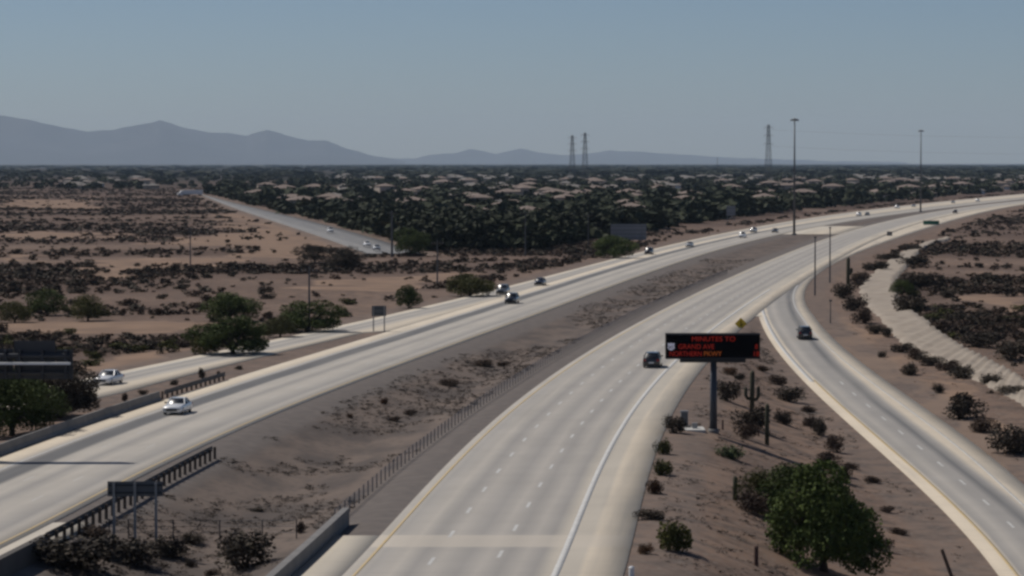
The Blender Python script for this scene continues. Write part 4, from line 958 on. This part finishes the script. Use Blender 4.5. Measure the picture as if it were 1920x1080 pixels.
for i, (x, y, row) in enumerate(near_h):
    k = int(rng.integers(0, 4)); ms, wins = HS[k]; g = float(terrain(np.array([x]), np.array([y]))[0])
    zn = 'front rows facing the highway' if y < 1450 else ('middle rows of the subdivision' if y < 2000 else 'back rows below the horizon')
    t = thing('house', HLAB[k].split(' among')[0].split(' and deep')[0] + ' in the ' + zn, 'house', (x, y, g), R([8, 98, 188, 278][int(rng.integers(0, 4))] + rng.normal(0, 6)), ['tan roofed', 'grey roofed', 'two storey clay roofed', 'broad tan roofed'][k] + ' houses in the ' + zn)
    for nm, me in zip(('wall', 'roof', 'garage_door'), ms): link(nm, me, None, t)
    if y < 1700:
        for q in wins: link('window', q, None, t)
fw, fr = MB(), MB()
for (x, y, row) in far_h:
    g = float(terrain(np.array([x]), np.array([y]))[0]); w = 8 + 3 * rng.random(); l = 6 + 2 * rng.random()
    n0 = len(fw.v); fw.box(x - w, x + w, y - l, y + l, g - .5, g + 3.2); n1 = len(fr.v); hip(fr, x - w, x + w, y - l, y + l, g + 3.22, 2.2)
if far_h:
    o = bpy.data.objects.new('distant_houses', None); C.objects.link(o)
    kind(o, 'stuff', 'far-off low houses running together under the horizon'); o['category'] = 'houses'
    for nm, mb, mm in (('walls', fw, STUC[1]), ('roofs', fr, ROOF[1])): q = mb.build(nm, mm, o); q['kind'] = 'stuff'
# block wall along the edge of the subdivision
m_blk = mat('block_wall', (.33, .28, .235), .95)
pw = [(1085, 452), (1130, 441), (1180, 432)]
t = thing('block_wall', 'long tan block wall between the scrub and the nearest houses', 'wall')
pts = [ground(a, b) for a, b in ((1000, 438), (1060, 430), (1120, 424))]
for (a, b) in zip(pts[:-1], pts[1:]):
    v = np.array(b) - np.array(a); nrm = np.array([-v[1], v[0], 0]); nrm = nrm / np.linalg.norm(nrm) * .1
    rings = [[tuple(np.array(p) + s * nrm + np.array([0, 0, h])) for s, h in ((-1, -.8), (1, -.8), (1, 1.9), (-1, 1.9))] for p in (a, b)]
    MB().loft(rings).build('wall_run', m_blk, t)

# ------------------------------------------------------------------ subdivision trees: 280 nearest as things, the far mass as stuff
tc = []
for _ in range(5200):
    d = 760 * (6.6 ** rng.random()); lo_, hi_ = edge_x(d); 
    if d > 2500: lo_, hi_ = -.187 * d, .187 * d
    lo_ = max(lo_ + (0 if d < 1300 else -8), -.187 * d); hi_ = min(hi_ + 8, .187 * d)
    if d < 1040: hi_ = min(hi_, lo_ + 50 + (d - 760) * .35)
    if hi_ <= lo_: continue
    x = lo_ + (hi_ - lo_) * rng.random()
    if vnoise(x, d, 90, 31) + .6 * rng.random() < -.15: continue
    if -.10 * d > x and d > 2500 and rng.random() < .6: continue
    tc.append((x, d, 3.8 + 4.8 * rng.random() ** 1.3))
for i in range(120):                    # hedge of trees along the far side of the street
    d = 760 + 1500 * rng.random() ** 1.3; tc.append((float(f_ar(d)) + 5 + 16 * rng.random(), d, 3.5 + 3 * rng.random()))
tc.sort(key=lambda c_: c_[1] / c_[2])
TV = [tree_pair(('st', k), 60 + k, 420, .075, 'street') for k in range(5)]
gz_ = terrain(np.array([c_[0] for c_ in tc]), np.array([c_[1] for c_ in tc]))
TL = ['dark rounded street tree among the houses beyond the scrub', 'dark street tree standing along the far side of the desert street']
for i, (x, y, h) in enumerate(tc[:280]):
    trk, crn = TV[i % 5]; by_street = x < float(f_ar(y)) + 24
    t = thing('street_tree', TL[1] if by_street else ('dark rounded tree in front of the first houses' if y < 1150 else TL[0]), 'tree', (x, y, float(gz_[i])), rng.random() * 6, 'trees along the desert street' if by_street else ('trees in front of the houses' if y < 1150 else 'trees among the houses')); w = h * (1. + .5 * rng.random()); t.scale = (w, w, h)
    link('trunk', trk, None, t); link('crown', crn, None, t)
def scatter_mesh(name, items, base, m, label):
    """items: (x, y, z, width, height, variant); joins copies of the base arrays into one mesh"""
    Vs, Fs, n = [], [], 0
    for (x, y, z, w, h, k) in items:
        V, Fq = base[k % len(base)]; a = rng.random() * 6.28; ca_, sa = cos(a), sin(a)
        P = np.empty_like(V); P[:, 0] = x + w * (V[:, 0] * ca_ - V[:, 1] * sa); P[:, 1] = y + w * (V[:, 0] * sa + V[:, 1] * ca_); P[:, 2] = z + h * V[:, 2]
        Vs.append(P); Fs.append(Fq + n); n += len(V)
    o = link(name, np_mesh(name, np.concatenate(Vs), np.concatenate(Fs)), m); return kind(o, 'stuff', label)
fb = []
for k in range(5):
    tr, lobes = tree_mesh(80 + k); V, Fq = leaves(lobes, 46, .2, 80 + k, .3); V[:, 2] = np.clip(V[:, 2] / V[:, 2].max(), 0, None); fb.append((V, Fq))
items = [(x, y, float(g), h * (1.1 + .6 * rng.random()), h, i) for i, ((x, y, h), g) in enumerate(zip(tc, gz_)) if i >= 280]
scatter_mesh('distant_woodland', items, fb, LF['street'], 'dark mass of far suburban trees below the horizon')
# tree line far out on the plain
items = []
for _ in range(2600):
    d = 4500 * (4.5 ** rng.random()); x = (rng.random() * 2 - 1) * .19 * d
    if x < -.05 * d and rng.random() < .75: continue
    h = 5 + 6 * rng.random(); items.append((x, d, float(-.4), 3 * h * (1 + d / 6000), h * 1.1, int(rng.integers(0, 5))))
scatter_mesh('horizon_treeline', items, fb, LF['street'], 'thin dark line of trees along the flat horizon')

# ------------------------------------------------------------------ desert scrub
sc_ = []
N = 95000
dd = 300 * (9. ** rng.random(N)); xx = (rng.random(N) * 2 - 1) * .19 * dd
rd = np.min(road_dist(xx, dd), axis=0)
sm = sand_mask(xx, dd); lx = f_Lo(np.clip(dd, 250, 2800)); rx = f_Rr(np.clip(dd, 110, 2800))
dens = scrub_density(xx, dd)
loA, hiA = edge_x(dd)
left = (xx < lx - 5); right = (xx > rx + 6)
inhouse = (xx > loA) & (xx < hiA + 25) & (dd > 1040)
dens = np.where(right, dens - .02, dens)
ok = (left | right) & ~inhouse & (rd > np.where(right, 9, 5)) & (rng.random(N) < np.clip(dens, .02, 1)) & ~(sm & (rng.random(N) < .93))
# keep the channel and the bare verge by the ramp open
chan = [gp(*q, z=-.8) for q in chL] + [gp(*q, z=-.8) for q in chR[::-1]]
ok &= ~in_poly(xx, dd, chan)
bare = [gp(*q, z=-1.5) for q in ((1505,560),(1600,640),(1670,660),(1760,710),(1920,760),(1920,920),(1780,800),(1640,690),(1530,620))]
ok &= ~in_poly(xx, dd, bare)
xs_, ys_ = xx[ok], dd[ok]; zs_ = terrain(xs_, ys_)
hs_ = .4 + .95 * rng.random(len(xs_)) ** 1.7; ws_ = hs_ * (1.4 + 1.1 * rng.random(len(xs_))) * np.where(ys_ > 1100, 1.5, 1)
order = np.argsort(-(ws_ * hs_) / ys_ ** 2)
print('scrub', len(order), 'trees', len(tc), 'houses', len(cand))
nb = 270; pick = order[:nb]
for i, j in enumerate(pick):
    mname = ('dark', 'brown', 'dark', 'olive', 'brown')[i % 5]; lef = xs_[j] < 0 or xs_[j] < float(lx[ok][j])
    fo, st = shrub_mesh(i % 7, 480, .055, mname)
    side = ('the desert strip between exit ramp and sandy clearing' if ys_[j] < 560 else 'the desert from the sandy clearing outward') if lef else ('the desert beside the drainage channel bend' if ys_[j] < 420 else 'the desert beyond the upper drainage channel')
    word = {'dark': 'dark creosote shrub', 'brown': 'dry brown shrub', 'olive': 'olive green shrub'}[mname]
    t = thing('desert_shrub', word + ' on ' + side, 'shrub', (float(xs_[j]), float(ys_[j]), float(zs_[j]) - .05), rng.random() * 6, word + 's, ' + side); w = float(ws_[j]); t.scale = (w, w, float(hs_[j]))
    link('foliage', fo, None, t); link('stems', st, None, t)
rest = order[nb:]
b1 = [shrub_arrays(k, 44, .15) for k in range(6)]; b2 = [shrub_arrays(k, 10, .25) for k in range(6)]
for nm, sel, base, mn, lb in (('near_desert_scrub', rest[ys_[rest] < 800], b1, 0, 'scattered low brush over the nearer desert'), ('far_desert_scrub', rest[ys_[rest] >= 800], b2, 1, 'thin dark brush over the far desert')):
    h2 = rng.random(len(sel))
    for sub, mname in ((h2 < .6, 'dark'), (h2 >= .6, 'brown')):
        s2 = sel[sub]; scatter_mesh(nm, [(xs_[j], ys_[j], zs_[j] - .05, ws_[j], hs_[j], int(j)) for j in s2], base, LF[mname], lb)

# dry stubble in the median and on the slopes, too fine to count
N = 12000
yy = 165 * (4.2 ** rng.random(N)); u_ = rng.random(N)
xm = f_Lr(yy) + 3.5 + (f_Rl(yy) - f_Lr(yy) - 8) * u_
keep = (f_Rl(yy) - f_Lr(yy) > 10) & (vnoise(xm, yy * .5, 9, 51) + .5 * vnoise(xm, yy, 3, 52) + .25 * (1 - abs(2 * u_ - 1.1)) > .08)
xt = f_Rs(yy) + 1.2 + (f_El(yy) - f_Rs(yy) - 2.4) * u_
keep_t = (yy < 395) & (vnoise(xt, yy, 5, 53) > -.1) & (rng.random(N) < .5)
xr = f_Rr(yy) + 2 + 40 * u_
keep_r = (yy < 430) & (rng.random(N) < .12)
px_ = np.concatenate([xm[keep], xt[keep_t], xr[keep_r]]); py_ = np.concatenate([yy[keep], yy[keep_t], yy[keep_r]])
pz_ = terrain(px_, py_); hh = .07 + .2 * rng.random(len(px_)) ** 2
b3 = [shrub_arrays(k, 14, .13) for k in range(5)]
scatter_mesh('dry_stubble', [(a, b, c_ - .03, h * 3.2, h, i) for i, (a, b, c_, h) in enumerate(zip(px_, py_, pz_, hh))], b3, leafmat('stubble', (.125, .098, .078), (.085, .066, .055)), 'dry stubble dotted over the median and the slopes')
print('stubble', len(px_))
